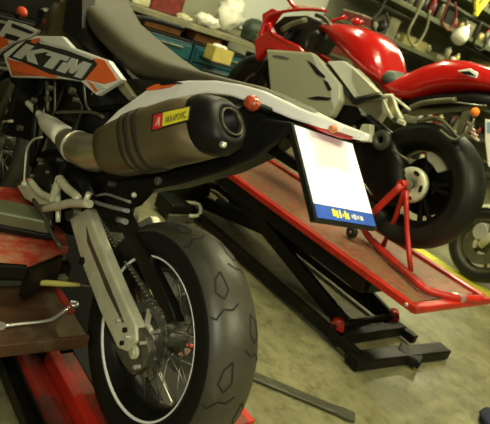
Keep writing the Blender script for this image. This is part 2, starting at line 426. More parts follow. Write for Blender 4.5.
for (x, y), r, m_ in [((134, 352), .018, alloy), ((134, 352), .010, chrome), ((125, 330), .007, black), ((119, 320), .006, chrome), ((82, 261), .012, black), ((122, 343), .006, black), ((137, 367), .006, chrome), ((143, 343), .005, chrome), ((128, 337), .004, chrome)]:
    b = MB(); p = K.y(x, y, .133); b.disc(p, r, .010 if m_ is not chrome else .018, m_, seg=16); kp(b, 'bolt', parent=sw)
b = MB(); b.slab(outl(K, [(103, 195), (114, 192), (168, 300), (176, 322), (166, 318), (155, 300)], .088), .03, blackm, .003); kp(b, 'chain_guard')
# chain with links
b = MB()
fs = Vector((sp.x+.07, .066, sp.z+.01)); up_pts = []
def chain_run(p0, p1):
    n = int((p1-p0).length/.0159)
    for i in range(n):
        a = p0+(p1-p0)*i/n; c = p0+(p1-p0)*(i+1)/n; b.beam(a, c, .004 if i % 2 else .007, .015, steel if i % 2 else alloyd, .001)
        b.tube([a-Vector((0, .010, 0)), a+Vector((0, .010, 0))], .004, alloyd, seg=6)
dirn = fs.copy(); dirn.y = 0; ang = math.atan2(dirn.z, dirn.x); nr = Vector((-math.sin(ang), 0, math.cos(ang)))
chain_run(fs+nr*.035, Vector((0, .066, 0))+nr*.096); chain_run(fs-nr*.035, Vector((0, .066, 0))-nr*.096)
for k in range(22):
    a0_ = ang+PI/2+PI*k/22; a1_ = ang+PI/2+PI*(k+1)/22
    b.beam(Vector((.096*math.cos(a0_), .066, .096*math.sin(a0_))), Vector((.096*math.cos(a1_), .066, .096*math.sin(a1_))), .006, .015, steel if k % 2 else alloyd, .001)
kp(b, 'chain')

# engine, frame
b = MB()
eng = (sp.x+.17, 0, sp.z+.02)
b.sweep([((eng[0]-.2, 0, eng[2]+.0), (0, 0, .09), (0, .09, 0), 3), ((eng[0]-.1, 0, eng[2]), (0, 0, .14), (0, .125, 0), 3), ((eng[0]+.1, 0, eng[2]-.03), (0, 0, .15), (0, .125, 0), 3), ((eng[0]+.22, 0, eng[2]-.04), (0, 0, .10), (0, .11, 0), 3)], blackm)
b.disc((eng[0]+.03, .13, eng[2]-.02), .085, .04, blackm, seg=32); b.disc((eng[0]-.13, .125, eng[2]+.02), .05, .03, blackm, seg=28)
for k in range(6):
    a = k*PI/3; b.disc((eng[0]+.03+.072*math.cos(a), .152, eng[2]-.02+.072*math.sin(a)), .007, .012, steel, seg=8)
kp(b, 'crankcase')
b = MB(); b.sweep([((.50, 0, .44), (0, 0, .09), (0, .10, 0), 4), ((.70, 0, .42), (0, 0, .11), (0, .125, 0), 4), ((.95, 0, .38), (0, 0, .12), (0, .11, 0), 4)], black); kp(b, 'airbox')
b = MB(); b.box((1.13, .10, .26), (.035, .12, .26), blackm, .006); kp(b, 'radiator')
b = MB(); b.box((1.13, -.10, .26), (.035, .12, .26), blackm, .006); kp(b, 'radiator')
b = MB()
for k in range(8):
    z = eng[2]+.15+k*.018; b.box((eng[0]+.10+k*.004, 0, z), (.19, .20, .009), blackm, .003)
b.box((eng[0]+.11, 0, eng[2]+.21), (.15, .16, .16), blackm, .01); b.box((eng[0]+.13, 0, eng[2]+.33), (.20, .19, .06), alloyd, .015)
kp(b, 'cylinder')
b = MB()
for sg in (1, -1):
    P = lambda x, y: Vector((x, sg*y, 0))
    def T(pts, r=.013, m_=blackm): b.tube([Vector((x, sg*y, z)) for x, y, z in pts], r, m_, seg=8)
    T([(1.22, .03, .55), (.95, .12, .50), (.62, .13, .42), (.60, .13, .15), (.72, .12, .02)])
    T([(1.22, .03, .45), (1.0, .12, .33), (.85, .13, .12)])
    T([(.95, .12, .50), (1.0, .12, .33), (.78, .13, .46), (.85, .13, .12)], .010)
    T([(.62, .11, .42), (.30, .10, .55), (-.05, .07, .63)], .011)
    T([(.60, .11, .25), (.30, .10, .55)], .011)
kp(b, 'frame')
b = MB()
for pts, r, m_ in [
    ([(24, 186), (25, 168), (27, 150), (33, 140), (42, 137)], .004, alloy),
    ([(95, 60), (97, 78), (92, 95)], .004, steel), ([(47, 82), (48, 110)], .006, alloyd), ([(55, 82), (55, 112)], .004, alloyd),
    ([(84, 84), (86, 104), (90, 110)], .004, steel), ([(56, 112), (90, 112), (103, 117)], .005, alloyd),
    ([(3, 122), (12, 121)], .006, alloy), ([(8, 92), (11, 102)], .004, steel), ([(2, 150), (0, 165)], .006, alloyd)]:
    b = MB(); b.tube([K.y(x, y, .155) for x, y in pts], r, m_, seg=8, sm=3); kp(b, 'hose')
for x, y, r in [(72, 91, .012), (50, 88, .010), (76, 100, .008), (34, 100, .009), (48, 99, .009), (40, 160, .008), (112, 184, .008), (60, 160, .007), (8, 112, .012), (20, 128, .012)]:
    b = MB(); b.disc(K.y(x, y, .15), r, .02, alloyd, seg=12); kp(b, 'engine_bolt')
b = MB(); b.lathe([(.034+.006*math.sin(k*PI/2), -.12+k*.012) for k in range(21)], dk, (0, 0, 0), axis='Z', seg=16)
for v in b.bm.verts: v.co = Matrix.Rotation(.5, 3, 'Y') @ v.co + Vector((.52, -.02, .28))
kp(b, 'shock_absorber')

# exhaust
b = MB()
pp = [(24, 99, .10), (33, 108, .11), (44, 119, .12)]
b.tube([K.y(x, y, yy) for x, y, yy in pp], [.011, .013, .016], pipe_glint, seg=14, sm=4)
b.tube([K.y(43, 118, .12), K.y(49, 124, .13), K.y(66, 138, .15)], [.018, .032, .038], pipe_glint, seg=24, sm=3)
pc = [(66, 139, .15, .036), (74, 146, .155, .047), (86, 151, .16, .053), (97, 154, .17, .052), (105, 152, .18, .044), (110, 151, .19, .035)]
b.tube([K.y(x, y, yy) for x, y, yy, r in pc], [r for *_, r in pc], pipe, seg=28, sm=3)
q0, q1 = K.y(77, 147, .157), K.y(79, 148.5, .157); d_ = (q1-q0).normalized()
b.tube([q0-d_*.002, q0+d_*.004], .052, chrome, seg=28)
ex = kp(b, 'exhaust_pipe', 'bare steel pipe with a front length coloured bright as its highlight')
def muffler(sg):
    F = K
    rows = [((104, 134), (108, 166), .040, .19), ((108, 128), (112, 174), .050, .19), ((116, 124), (122, 176), .054, .19), ((140, 113), (150, 171), .056, .19), ((180, 100), (190, 162), .056, .19), ((207, 97), (215, 155), .056, .19)]
    sx = secs_px(F, [(t, bo, hw, yc, yc, yc) for t, bo, hw, yc in rows], 2.7)
    if sg < 0: sx = [(Vector((c.x, -c.y, c.z)), u, v, n) for c, u, v, n in sx]
    b = MB(); b.sweep(sx, titan, seg=28); mf = kp(b, 'muffler', 'brown titanium can with a red and yellow sticker' if sg > 0 else None)
    b = MB()
    ax = (sx[-1][0]-sx[-2][0]).normalized()
    def ringat(t, extra):
        i = min(int(t), len(sx)-2); f = t-i; A, B = sx[i], sx[i+1]
        return (A[0].lerp(B[0], f), A[1].lerp(B[1], f)*(1+extra), A[2].lerp(B[2], f)*(1+extra), 2.7)
    for t in (2.72, 2.95, 3.18):
        b.sweep([ringat(t, .0), ringat(t+.02, .045), ringat(t+.12, .045), ringat(t+.14, 0)], bandm, seg=28, caps=False)
    kp(b, 'clamp_band', parent=mf)
    b = MB(); L = sx[-1]; cc = L[0]
    b.sweep([(cc-ax*.012, L[1]*1.02, L[2]*1.02, 2.7), (cc+ax*.01, L[1]*1.03, L[2]*1.03, 2.7), (cc+ax*.045, L[1]*.88, L[2]*.90, 2.6), (cc+ax*.066, L[1]*.60, L[2]*.66, 2.4), (cc+ax*.062, L[1]*.46, L[2]*.52, 2.2), (cc+ax*.02, L[1]*.42, L[2]*.48, 2.2)], black, seg=28)
    b.sweep([(cc+ax*.056, L[1]*.46, L[2]*.52, 2.2), (cc+ax*.069, L[1]*.46, L[2]*.52, 2.2), (cc+ax*.069, L[1]*.40, L[2]*.45, 2.2), (cc+ax*.056, L[1]*.40, L[2]*.45, 2.2)], bandm, seg=24, caps=False)
    for s_ in (.8, .5): b.disc(cc+ax*.052+L[1]*(-s_)+Vector((0, sg*.022, 0)), .006, .01, chrome, seg=10)
    kp(b, 'muffler_end_cap', parent=mf)
    return mf, sx
mf, msx = muffler(1)
# sticker: conform onto the can side
def can_pt(px, py, lift=.0025):
    p = K.y(px, py, .245); return Vector((p.x, .2475+lift-.19*0, p.z))
b = MB()
def stick(pts, m_, lift): b.slab(outl(K, pts, .2475+lift), .003, m_, 0)
stick([(152, 114), (190.5, 105.5), (189, 121), (151, 131.5)], ink, 0)
stick([(153.5, 115), (162, 112.8), (161, 127.5), (152.5, 130)], redk, .001)
stick([(163, 112.5), (189, 106.8), (187.5, 119.5), (162, 126.5)], yell, .001)
o_ = K.y(165, 123, .2492); x_ = K.y(186, 117.5, .2492)-o_; y_ = K.y(165, 114.5, .2492)-o_
b.text('AKRAPOVIC', o_, x_, y_, y_.length*.72, mat('faint grey ink', (.10, .09, .02), .5), .0004)
stick([(155, 126), (158, 117), (159.5, 117), (159, 126), (157.6, 126), (157.8, 123), (156.8, 123)], mat('pale sticker mark', (.7, .35, .3), .5), .002)
kp(b, 'sticker', parent=mf)

# fuel tank and seat
b = MB()
b.sweep([((1.20, 0, .50), (0, 0, .10), (0, .09, 0), 2.6), ((1.12, 0, .54), (0, 0, .18), (0, .14, 0), 2.6), ((1.0, 0, .56), (0, 0, .20), (0, .15, 0), 2.6), ((.90, 0, .52), (0, 0, .15), (0, .12, 0), 2.6), ((.80, 0, .48), (0, 0, .10), (0, .09, 0), 2.6)], tanks, seg=28)
b.tube([(1.04, 0, .73), (1.04, 0, .775)], .035, black)
kp(b, 'fuel_tank')
b = MB()
b.sweep(secs_px(K, [((102, -40), (72, -8), .10, 0, .0, .12), ((104, -14), (80, 20), .11, 0, .0, .12), ((113, 8), (92, 42), .12, 0, .0, .125), ((127, 25), (110, 61), .125, 0, .03, .13), ((145, 42), (128, 78), .13, 0, .04, .13),
    ((163, 56), (150, 82), .13, 0, .05, .13), ((182, 65), (172, 84), .12, 0, .05, .12), ((205, 72), (200, 84), .105, 0, .05, .11), ((235, 80), (232, 90), .09, 0, .05, .09), ((262, 86), (262, 95), .075, 0, .05, .08), ((285, 97), (286, 102), .055, 0, .05, .06)], 3.2), seatm, seg=28)
st = kp(b, 'seat')
b = MB(); b.slab(outl(K, [(122, 78), (160, 80), (180, 82), (150, 88), (128, 104), (112, 104), (118, 86)], .125), .03, black, .003)
b.slab(outl(K, [(68, -10), (82, -10), (82, 28), (95, 48), (122, 78), (112, 72), (74, 38), (62, 30)], .135), .05, black, .005); kp(b, 'side_plastic')
# rear bodywork
tail = [(99, 129), (118, 110), (146, 90), (160, 83), (188, 80), (215, 80), (240, 84), (262, 90), (300, 108), (340, 123.5), (337, 131), (318, 127), (291, 119), (262, 107), (240, 99), (228, 95), (205, 93), (178, 98), (143, 113), (112, 127), (102, 133)]
ty = ((100, .145), (340, .055))
b = MB(); b.slab(outl(K, tail, ty), .02, white, .005); b.slab(outl(K, [(146, 88.5), (156, 84), (178, 82.5), (170, 87), (160, 89), (147, 90.5)], ((100, .1475), (340, .0575))), .004, orange, 0)
b.slab(mirror(outl(K, tail, ty)), .02, white, .005, (0, 1, 0))
b.sweep(secs_px(K, [((235, 88), (236, 96), .088, 0, .09, .09), ((262, 92), (262, 103), .078, 0, .075, .075), ((300, 109), (296, 117), .060, 0, .06, .06), ((338, 124.5), (334, 130), .048, 0, .05, .05)], 3), white, seg=20)
tl = kp(b, 'tail_fairing')
b = MB(); b.slab(outl(K, [(110, 70), (122, 80), (133, 96), (128, 100), (119, 90)], .14), .02, olive, .003); kp(b, 'seat_strap')
# tail light, indicators
b = MB(); b.sweep(secs_px(K, [((300, 119), (299, 124), .05, 0, .055, .055), ((312, 121), (311, 129), .05, 0, .055, .055), ((326, 125), (325, 132), .046, 0, .05, .05)], 3), lens_r, seg=18); kp(b, 'tail_light', 'red lamp under the white tail')
b = MB(); c = K.y(333, 129, .06); b.sphere(c, .009, mat('dull amber', (.5, .16, .04), .3), (1.1, 1, .9)); c = K.y(333, 129, -.06); kp(b, 'marker_lamp', 'small amber lamp')
b = MB(); c = K.y(252, 103, .145); b.sphere(c, .019, mat('orange red reflector', (.34, .045, .012), .3, 0, .5, 90, coat=.3), (1.15, .8, .9)); b.tube([c, (c.x+.01, .07, c.z-.005)], .008, black); kp(b, 'indicator', 'orange-red indicator lamp')
b = MB(); b.sphere((c.x, -c.y, c.z), .022, MATS['orange red reflector'], (1.15, .8, .9)); b.tube([(c.x, -c.y, c.z), (c.x+.01, -.07, c.z-.005)], .008, black); kp(b, 'indicator', 'orange-red indicator lamp')
# black undertail and mudguard
b = MB()
b.sweep(secs_px(K, [((100, 185), (118, 205), .075, 0, .0, .0), ((118, 168), (140, 192), .085, 0, .0, .0), ((150, 160), (176, 186), .09, 0, .0, .0), ((200, 140), (220, 170), .09, 0, .02, .02), ((232, 115), (255, 152), .085, 0, .03, .03), ((255, 104), (280, 134), .075, 0, .03, .03), ((285, 114), (296, 130), .05, 0, .03, .03)], 3), black, seg=24)
b.slab(outl(K, [(100, 186), (118, 180), (150, 177), (186, 168), (215, 156), (246, 142), (262, 118), (292, 122), (276, 140), (252, 158), (218, 172), (178, 184), (150, 190), (136, 205), (118, 212)], .095), .02, black, .006)
c = K.y(158, 181, .1); b.disc(c, .011, .012, steel, seg=12)
kp(b, 'rear_mudguard')
# licence plate
b = MB()
TL, TR, BR, BL = K.y(294, 126.5, .0), K.y(352.7, 143, -.0), K.y(376.6, 224, 0), K.y(316.8, 216, 0)
w_ = .198; h_ = .196
Dv = Vector((-math.sin(.854), 0, -math.cos(.854)))
P0 = Vector((-.231, 0, .686)) + Vector((0, w_/2+.010, 0)); Xv = Vector((0, -1, 0)); Nv = Xv.cross(Dv).normalized()
if Nv.x > 0: Nv = -Nv
def pl(u, v, n=0): return P0+Xv*(u*w_)+Dv*(v*h_)+Nv*n
def plq(u0, v0, u1, v1, n, m_, th=.0015): b.slab([pl(u0, v0, n), pl(u1, v0, n), pl(u1, v1, n), pl(u0, v1, n)], th, m_, 0, -Nv)
plq(-.035, -.03, 1.035, 1.035, 0, black, .012)
pb = kp(b, 'plate_holder')
b = MB(); plq(0, 0, 1, .86, .002, plate_m); kp(b, 'licence_plate', 'blank white plate', pb)
b = MB(); plq(0, .865, 1, 1.01, .002, blue)
for u0, u1, v0, v1, m_ in [(.26, .30, .89, .97, yell), (.31, .35, .90, .98, yell), (.37, .40, .89, .98, cream), (.42, .44, .93, .96, yell), (.46, .49, .89, .98, yell), (.50, .53, .91, .98, yell), (.58, .61, .92, .96, offw), (.62, .66, .91, .97, offw), (.68, .71, .92, .96, offw), (.73, .78, .92, .97, offw)]:
    plq(u0, v0, u1, v1, .003, m_)
kp(b, 'plate_strip', 'blue strip with small yellow and white marks', pb)
b = MB(); b.beam(pl(.5, .1, -.02), (-.12, 0, .66), .06, .03, black); b.beam(pl(.5, .6, -.012), (-.06, 0, .60), .03, .02, black); kp(b, 'plate_bracket')

# tank shroud with letters
gy = ((0, .205), (125, .165))
def gl(b, pts, lift, m_, th=.002, bev=0):
    y2 = ((0, .205+lift), (125, .165+lift)); b.slab(outl(K, pts, y2), th, m_, bev)
b = MB()
gl(b, [(3, 54), (17, 44), (36, 35.5), (62, 36), (72, 47), (108, 60), (122, 79), (96, 95), (80, 81), (56, 78), (11, 77), (5, 62)], 0, white, .018, .004)
gl(b, [(6, 58), (12, 60), (36, 66), (58, 77), (50, 78), (32, 74), (12, 70.5)], .0015, orange)
gl(b, [(7, 56), (10, 64), (20, 69), (46, 76), (26, 76), (12, 76)], .001, mat('rust orange decal', (.42, .09, .03), .4))
gl(b, [(84, 56), (104, 60), (112, 72), (117, 80), (104, 84), (84, 79), (80, 80), (93, 64)], .0015, orange)
gl(b, [(26, 40), (36, 39), (92, 58), (97, 64), (84, 80), (80, 80.5), (50, 74), (22, 62), (8, 57)], .003, ink)
gl(b, [(33, 39), (40, 38), (36, 44), (30, 42)], .0032, orange)
gl(b, [(38, 40.5), (66, 47), (94, 58), (92, 60), (66, 50), (40, 43.5)], .0035, offw)
gl(b, [(92, 83), (100, 85), (105, 88), (98, 91)], .003, offw); gl(b, [(86, 80), (94, 84), (98, 90), (95, 92)], .0025, orange)
q = [(26, 43.5), (91, 63.5), (80.5, 78.5), (12.5, 56.5)]   # TL TR BR BL of the lettering band
def uv(u, v):
    tx = q[0][0]+(q[1][0]-q[0][0])*u; ty_ = q[0][1]+(q[1][1]-q[0][1])*u; bx = q[3][0]+(q[2][0]-q[3][0])*u; by = q[3][1]+(q[2][1]-q[3][1])*u
    return (bx+(tx-bx)*v, by+(ty_-by)*v)
Kl = [(0, 0), (0, 1), (.12, 1), (.12, .62), (.25, 1), (.385, 1), (.21, .53), (.36, 0), (.22, 0), (.12, .40), (.12, 0)]
Tl = [(.36, 1), (.67, 1), (.67, .70), (.575, .70), (.575, 0), (.45, 0), (.45, .70), (.36, .70)]
Ml = [(.64, 0), (.64, .62), (.70, .62), (.70, 1), (.79, 1), (.835, .55), (.88, 1), (1, 1), (1, 0), (.90, 0), (.90, .50), (.86, .12), (.81, .12), (.765, .50), (.765, 0)]
for Lx in (Kl, Tl, Ml): gl(b, [uv(u, v) for u, v in Lx], .006, offw, .003)
kp(b, 'tank_shroud', 'white and orange side panel lettered KTM')
b = MB(); b.slab(mirror(outl(K, [(3, 54), (17, 44), (36, 35.5), (62, 36), (72, 47), (108, 60), (122, 79), (96, 95), (80, 81), (56, 78), (11, 77), (5, 62)], gy)), .018, white, .004, (0, 1, 0)); kp(b, 'tank_shroud')
b = MB()
gl(b, [(-6, 40), (8, 20), (24, 24), (38, 30), (30, 37), (10, 44), (-4, 54)], -.03, silverl, .014, .003)
gl(b, [(-6, 34), (6, 38), (9, 44), (-2, 50)], -.028, orange); gl(b, [(6, 33), (20, 37), (16, 41), (3, 38)], -.028, ink); gl(b, [(12, 23), (34, 32), (30, 34), (11, 27)], -.028, ink)
kp(b, 'radiator_shroud', 'grey upper panel with orange corner')
b = MB(); c = K.y(22, 12, .1); b.sphere(c, .028, mat('red-orange plastic', (.62, .07, .02), .35), (1.6, .7, .8)); b.sphere(c+Vector((0, .01, -.022)), .02, black, (2, .6, .6)); kp(b, 'hand_guard', 'orange-red hand guard')
b = MB()
for sg in (1, -1):
    b.tube([(1.47, sg*.09, -.01), (1.22, sg*.09, .58)], .024, alloyd); b.tube([(1.33, sg*.09, .30), (1.2, sg*.09, .62)], .030, blackm)
b.box((1.21, 0, .60), (.07, .24, .04), blackm); b.box((1.27, 0, .46), (.07, .24, .04), blackm); kp(b, 'fork')
b = MB(); b.tube([(1.05, .40, .76), (1.10, .25, .74), (1.17, .08, .68), (1.17, -.08, .68), (1.10, -.25, .74), (1.05, -.40, .76)], .011, black, sm=3); kp(b, 'handlebar')
b = MB(); b.lathe([(.32, -.05), (.33, 0), (.32, .05), (.318, .05), (.327, 0), (.318, -.05)], black, (1.47, 0, -.01), seg=30, closed=True, arc=(.3, 1.9)); kp(b, 'front_mudguard')

# footrest bracket
def px3(pts, y): return [K.y(x, y_, y) for x, y_ in pts]
b = MB()
b.slab(px3([(17, 186), (27, 182), (38, 196), (50, 199), (52, 204), (36, 205), (24, 198)], .185), .02, alloy, .004)
b.tube(px3([(30, 181), (40, 193), (54, 199)], .19), .012, alloy, sm=3); b.tube(px3([(52, 202), (56, 190), (60, 179)], .19), [.012, .014, .014], alloy, sm=3)
b.tube(px3([(60, 180), (68, 189), (78, 198), (74, 203)], .19), [.015, .013, .012, .010], alloy, sm=3)
b.tube(px3([(44, 209), (58, 206), (72, 203), (90, 204)], .195), [.011, .013, .013, .011], alloy, sm=3); b.tube(px3([(84, 205), (89, 193)], .195), .008, alloy)
b.tube(px3([(55, 186), (58, 200), (58, 222)], .18), [.012, .009, .007], alloy, sm=3)
b.tube(px3([(34, 200), (44, 214), (50, 230), (60, 246)], .185), [.008, .008, .006, .005], alloyd, sm=3)
b.sphere(K.y(25, 184, .19), .013, alloy); b.sphere(K.y(60, 180, .19), .016, alloy); b.sphere(K.y(28, 180, .19), .007, redk)
kp(b, 'footrest_bracket', 'pale cast bracket with brake or gear lever')
b = MB()
for pts, r in [([(96, 196), (106, 194), (116, 197), (130, 202)], .004), ([(92, 201), (108, 206), (128, 211)], .006), ([(118, 219), (126, 222)], .008)]:
    b.tube(px3(pts, .14), r, mat('blue grey steel', (.42, .44, .48), .3, .7), sm=2)
b.sphere(K.y(134, 195, .13), .008, alloy)
kp(b, 'gear_linkage')

# ------------------------------------------------------------------ red lift under the near bike, with its side shelf
l1 = thing('motorcycle_lift', 'grimy red lift whose low deck carries the white and orange bike', 'motorcycle lift', (1.9, -.97, 0))
ORG[l1.name] = Vector((1.9, -.97, 0))
zw = (K0+down).z
b = MB(); b.box((1.10, -.965, zw-.018), (.46, .50, .02), redd, .004); b.box((2.065, -.965, zw-.018), (1.45, .50, .02), mat('dull black deck', (.004, .004, .003), .75, 0, .3, spec=.1), .004); part(b, 'deck', l1)  # deck red at the near end, black beyond
b = MB(); b.box((1.14, -.965, zw-.0065), (.50, .36, .004), matte, .001); part(b, 'shade_strip', l1)  # dark strip standing for the shade on the deck under the wheel
b = MB(); b.beam((.87, -.725, .095), (1.36, -.725, .095), .035, .07, redl); b.beam((1.37, -.725, .08), (2.79, -.725, .08), .035, .05, gblack); b.beam((.87, -1.225, .095), (2.79, -1.225, .095), .03, .06, redl); part(b, 'side_rail', l1)
b = MB(); b.beam((.9, -.672, .045), (2.79, -.672, .045), .075, .07, mat('dark grimy red', (.20, .012, .006), .5, 0, .4, 9, .1, dirt=(.05, .02, .012), dirt_amt=.5, dscale=8), .012); part(b, 'base_beam', l1)
b = MB(); b.beam((.88, -.605, .035), (2.79, -.605, .035), .05, .006, gblack, .001); b.beam((.88, -.583, .05), (2.79, -.583, .05), .006, .04, gblack, .001); b.beam((.88, -.629, .05), (2.79, -.629, .05), .006, .04, gblack, .001); part(b, 'guide_rail', l1, 'black channel beside the red beams')
b = MB()
for x, y in [(1.27, -.50), (1.27, -.57), (1.24, -.69), (1.9, -.5), (1.9, -.69)]: b.beam((x, y, .02), (x, y, .28), .035, .035, redd)
part(b, 'shelf_post', l1)
b = MB(); e0 = W.z(0, 345, .30); e1 = W.z(96, 338, .30)
b.slab([Vector((1.20, -.30, .30)), Vector((1.185, -.735, .30)), Vector((1.52, -.735, .30)), Vector((1.52, -.30, .30))], .012, brownt, .002, (0, 0, -1))
b.beam((1.195, -.30, .292), (1.18, -.735, .292), .012, .04, brownt, .002)
b.slab([Vector((1.197, -.655, .302)), Vector((1.192, -.735, .302)), Vector((1.34, -.735, .302)), Vector((1.30, -.70, .302)), Vector((1.24, -.655, .302))], .003, cream if False else mat('worn tan plate', (.17, .13, .07), .5, .2, .3, 14), .001, (0, 0, -1))
b.beam((1.30, -.728, .290), (1.52, -.728, .290), .02, .05, redd)
tr = part(b, 'side_shelf', l1, 'rusty brown shelf')
b = MB(); b.beam((1.53, -.30, .325), (1.53, -.80, .325), .035, .05, gblack); b.beam((1.59, -.30, .345), (1.59, -.80, .345), .04, .03, oliveb); b.beam((1.49, -.3, .312), (1.49, -.78, .312), .03, .02, oliveb); part(b, 'shelf_crossbar', l1)
b = MB(); ru = [W.z(-25, 185, .45), W.z(20, 188, .45), W.z(48, 206, .45), W.z(62, 252, .45), W.z(28, 266, .45), W.z(-25, 262, .45)]
b.slab(ru, .008, pinkd, .002, (0, 0, -1))
for a, c in ((ru[1], ru[2]), (ru[2], ru[3])):
    b.beam(a+Vector((0, 0, .006)), c+Vector((0, 0, .006)), .035, .03, redd)
b.beam(ru[3]-Vector((0, 0, .06)), ru[4]-Vector((0, 0, .06)), .02, .10, gblack); b.beam(ru[4]-Vector((0, 0, .02)), ru[5]-Vector((0, 0, .02)), .02, .04, gblack)
for p in (Vector((1.62, -.62, .22)), Vector((1.75, -.70, .22))): b.beam(p-Vector((0, 0, .2)), p+Vector((0, 0, .21)), .04, .04, gblack)
part(b, 'upper_plate', l1, 'scuffed pinkish red sheet')
b = MB(); p0 = W.z(-30, 206, .50); p1 = W.z(52, 222, .50); b.beam(p0, p1, .10, .045, oliveb, .006); b.beam(p0-Vector((.03, 0, .03)), p1-Vector((.03, 0, .03)), .06, .02, gblack, .004); part(b, 'wheel_clamp_beam', l1, 'greenish grey steel beam')
def rest(): pass
# wrench
wr = thing('wrench', 'chrome combination wrench lying on the rusty brown shelf', 'wrench', W.z(40, 318, .307)); ORG[wr.name] = W.z(40, 318, .307)
b = MB(); zt = .309
pts = [W.z(x, y, zt) for x, y in [(4, 326), (20, 324), (40, 322), (53, 319), (63, 312), (69, 308)]]
b.tube(pts, [.006, .005, .005, .006, .007, .008], chrome, seg=10, sm=3)
c = W.z(74, 304, zt); b.lathe([(.008, -.005), (.014, -.005), (.0155, 0), (.014, .005), (.008, .005)], chrome, c, axis='Z', seg=20, closed=True)
c = W.z(0, 326, zt)
d_ = (pts[1]-pts[0]).normalized(); n_ = Vector((-d_.y, d_.x, 0))
jaw = [c+d_*.016+n_*.006, c+d_*.006+n_*.016, c-d_*.014+n_*.014, c-d_*.014+n_*.007, c-d_*.001+n_*.006, c-d_*.001-n_*.006, c-d_*.014-n_*.007, c-d_*.014-n_*.014, c+d_*.006-n_*.016, c+d_*.016-n_*.006]
b.slab([p+Vector((0, 0, .004)) for p in jaw], .008, chrome, .001, (0, 0, -1)); part(b, 'wrench_body', wr)
# yellow tool
yt0 = W.z(42, 283, .36); yt = thing('screwdriver', 'yellow handled screwdriver on the dark crossbar behind the wrench', 'screwdriver', yt0); ORG[yt.name] = yt0
b = MB(); b.tube([W.z(x, y, .372) for x, y in [(40, 283), (48, 283), (62, 284), (80, 285)]], [.008, .010, .009, .006], mat('dull yellow handle', (.55, .50, .12), .4), sm=2); part(b, 'handle', yt)
b = MB(); b.tube([W.z(x, y, .372) for x, y in [(80, 285), (93, 287)]], .003, steel); part(b, 'blade', yt)
# flat bar on floor
b = MB(); p0 = W.z(225, 364, .012); p1 = W.z(350, 416, .012); b.beam(p0, p1, .048, .012, alloyd, .003)
d_ = (p1-p0).normalized(); n_ = Vector((-d_.y, d_.x, 0)); b.slab([p1-d_*.10+n_*.018+Vector((0, 0, .008)), p1-d_*.02+n_*.030+Vector((0, 0, .008)), p1+d_*.02+n_*.026+Vector((0, 0, .008)), p1+d_*.02-n_*.026+Vector((0, 0, .008)), p1-d_*.02-n_*.03+Vector((0, 0, .008)), p1-d_*.10-n_*.018+Vector((0, 0, .008))], .014, alloyd, .003, (0, 0, -1))
single(b, 'pry_bar', 'flat grey steel bar with widened end lying on the floor right of the near tyre', 'steel bar')

# ------------------------------------------------------------------ red scissor lift under the red bike
L2 = Vector((1.9, -2.37, 0)); l2 = thing('motorcycle_lift', 'raised red scissor lift with black legs carrying the red sports bike', 'motorcycle lift', L2); ORG[l2.name] = L2
x0, x1, yl, yr, zp = .925, 3.15, -2.05, -2.70, .45
b = MB(); b.box(((x0+x1)/2+.02, (yl+yr)/2, zp-.014), (x1-x0-.06, yl-yr-.04, .008), rworn, .001); part(b, 'deck', l2, 'scuffed red deck plate')
b = MB(); b.beam((x0, yl-.018, zp-.012), (x1, yl-.018, zp-.012), .036, .034, redl, .004); part(b, 'side_rail', l2)
b = MB(); b.beam((x0, yr, zp-.008), (x1, yr, zp-.008), .045, .036, redl, .010); part(b, 'side_rail', l2)
b = MB(); b.beam((x0+.01, yl, zp-.010), (x0-.01, yr-.02, zp-.010), .045, .034, redl, .008); b.disc((x0+.04, yl+.002, zp-.01), .009, .01, chrome, seg=12); part(b, 'end_rail', l2)
b = MB(); b.beam((1.22, -2.13, .365), (3.1, -2.13, .365), .05, .085, gblack, .006); b.beam((1.22, -2.62, .365), (3.1, -2.62, .365), .05, .085, gblack, .006)
b.beam((1.22, -2.13, .365), (1.22, -2.62, .365), .04, .06, gblack); b.beam((2.2, -2.13, .385), (2.2, -2.62, .385), .04, .05, gblack)
part(b, 'deck_frame', l2)
b = MB(); b.beam((1.10, -2.115, .055), (3.12, -2.115, .055), .045, .05, gblack, .005); b.beam((1.12, -2.66, .045), (3.12, -2.66, .045), .045, .05, gblack, .005)
b.beam((3.08, -2.10, .055), (3.08, -2.68, .055), .05, .05, gblack); part(b, 'base_frame', l2)
b = MB(); b.beam((1.09, -2.07, .035), (1.01, -2.80, .035), .085, .06, gblack, .008); b.beam((1.24, -2.10, .05), (1.22, -2.66, .05), .06, .06, gblack, .006); b.beam((1.09, -2.45, .05), (.97, -2.50, .04), .10, .04, gblack, .008)
part(b, 'base_foot', l2)
for ya, sg in ((-2.20, 1), (-2.58, -1)):
    b = MB(); b.beam((1.28, ya, .09), (2.55, ya, .35), .03, .085, gblack, .006); part(b, 'scissor_arm', l2)
    b = MB(); b.beam((2.75, ya-sg*.04, .07), (1.42, ya-sg*.04, .36), .03, .085, gblack, .006); part(b, 'scissor_arm', l2)
b = MB(); b.tube([(2.05, -2.18, .22), (2.05, -2.60, .22)], .025, gblack); part(b, 'pivot_shaft', l2)
b = MB(); b.tube([(1.28, -2.15, .09), (1.28, -2.63, .09)], .020, gblack); part(b, 'pivot_shaft', l2)
b = MB(); b.tube([(1.42, -2.13, .36), (1.42, -2.63, .36)], .02, gblack); part(b, 'pivot_shaft', l2)
b = MB(); b.tube([(2.1, -2.39, .16), (2.7, -2.39, .08)], .035, gblack); b.tube([(1.5, -2.39, .26), (2.1, -2.39, .16)], .018, steel); part(b, 'hydraulic_ram', l2)
for y in (-2.15, -2.64):
    b = MB(); b.tube([(1.30, y-.02, .095), (1.26, y+.03, .095)], .032, redl, seg=16); b.tube([(1.28, y+.032, .095), (1.27, y+.045, .095)], .014, gblack, seg=12); part(b, 'roller', l2, 'red roller')
b = MB(); c = W.z(172, 210, .04)
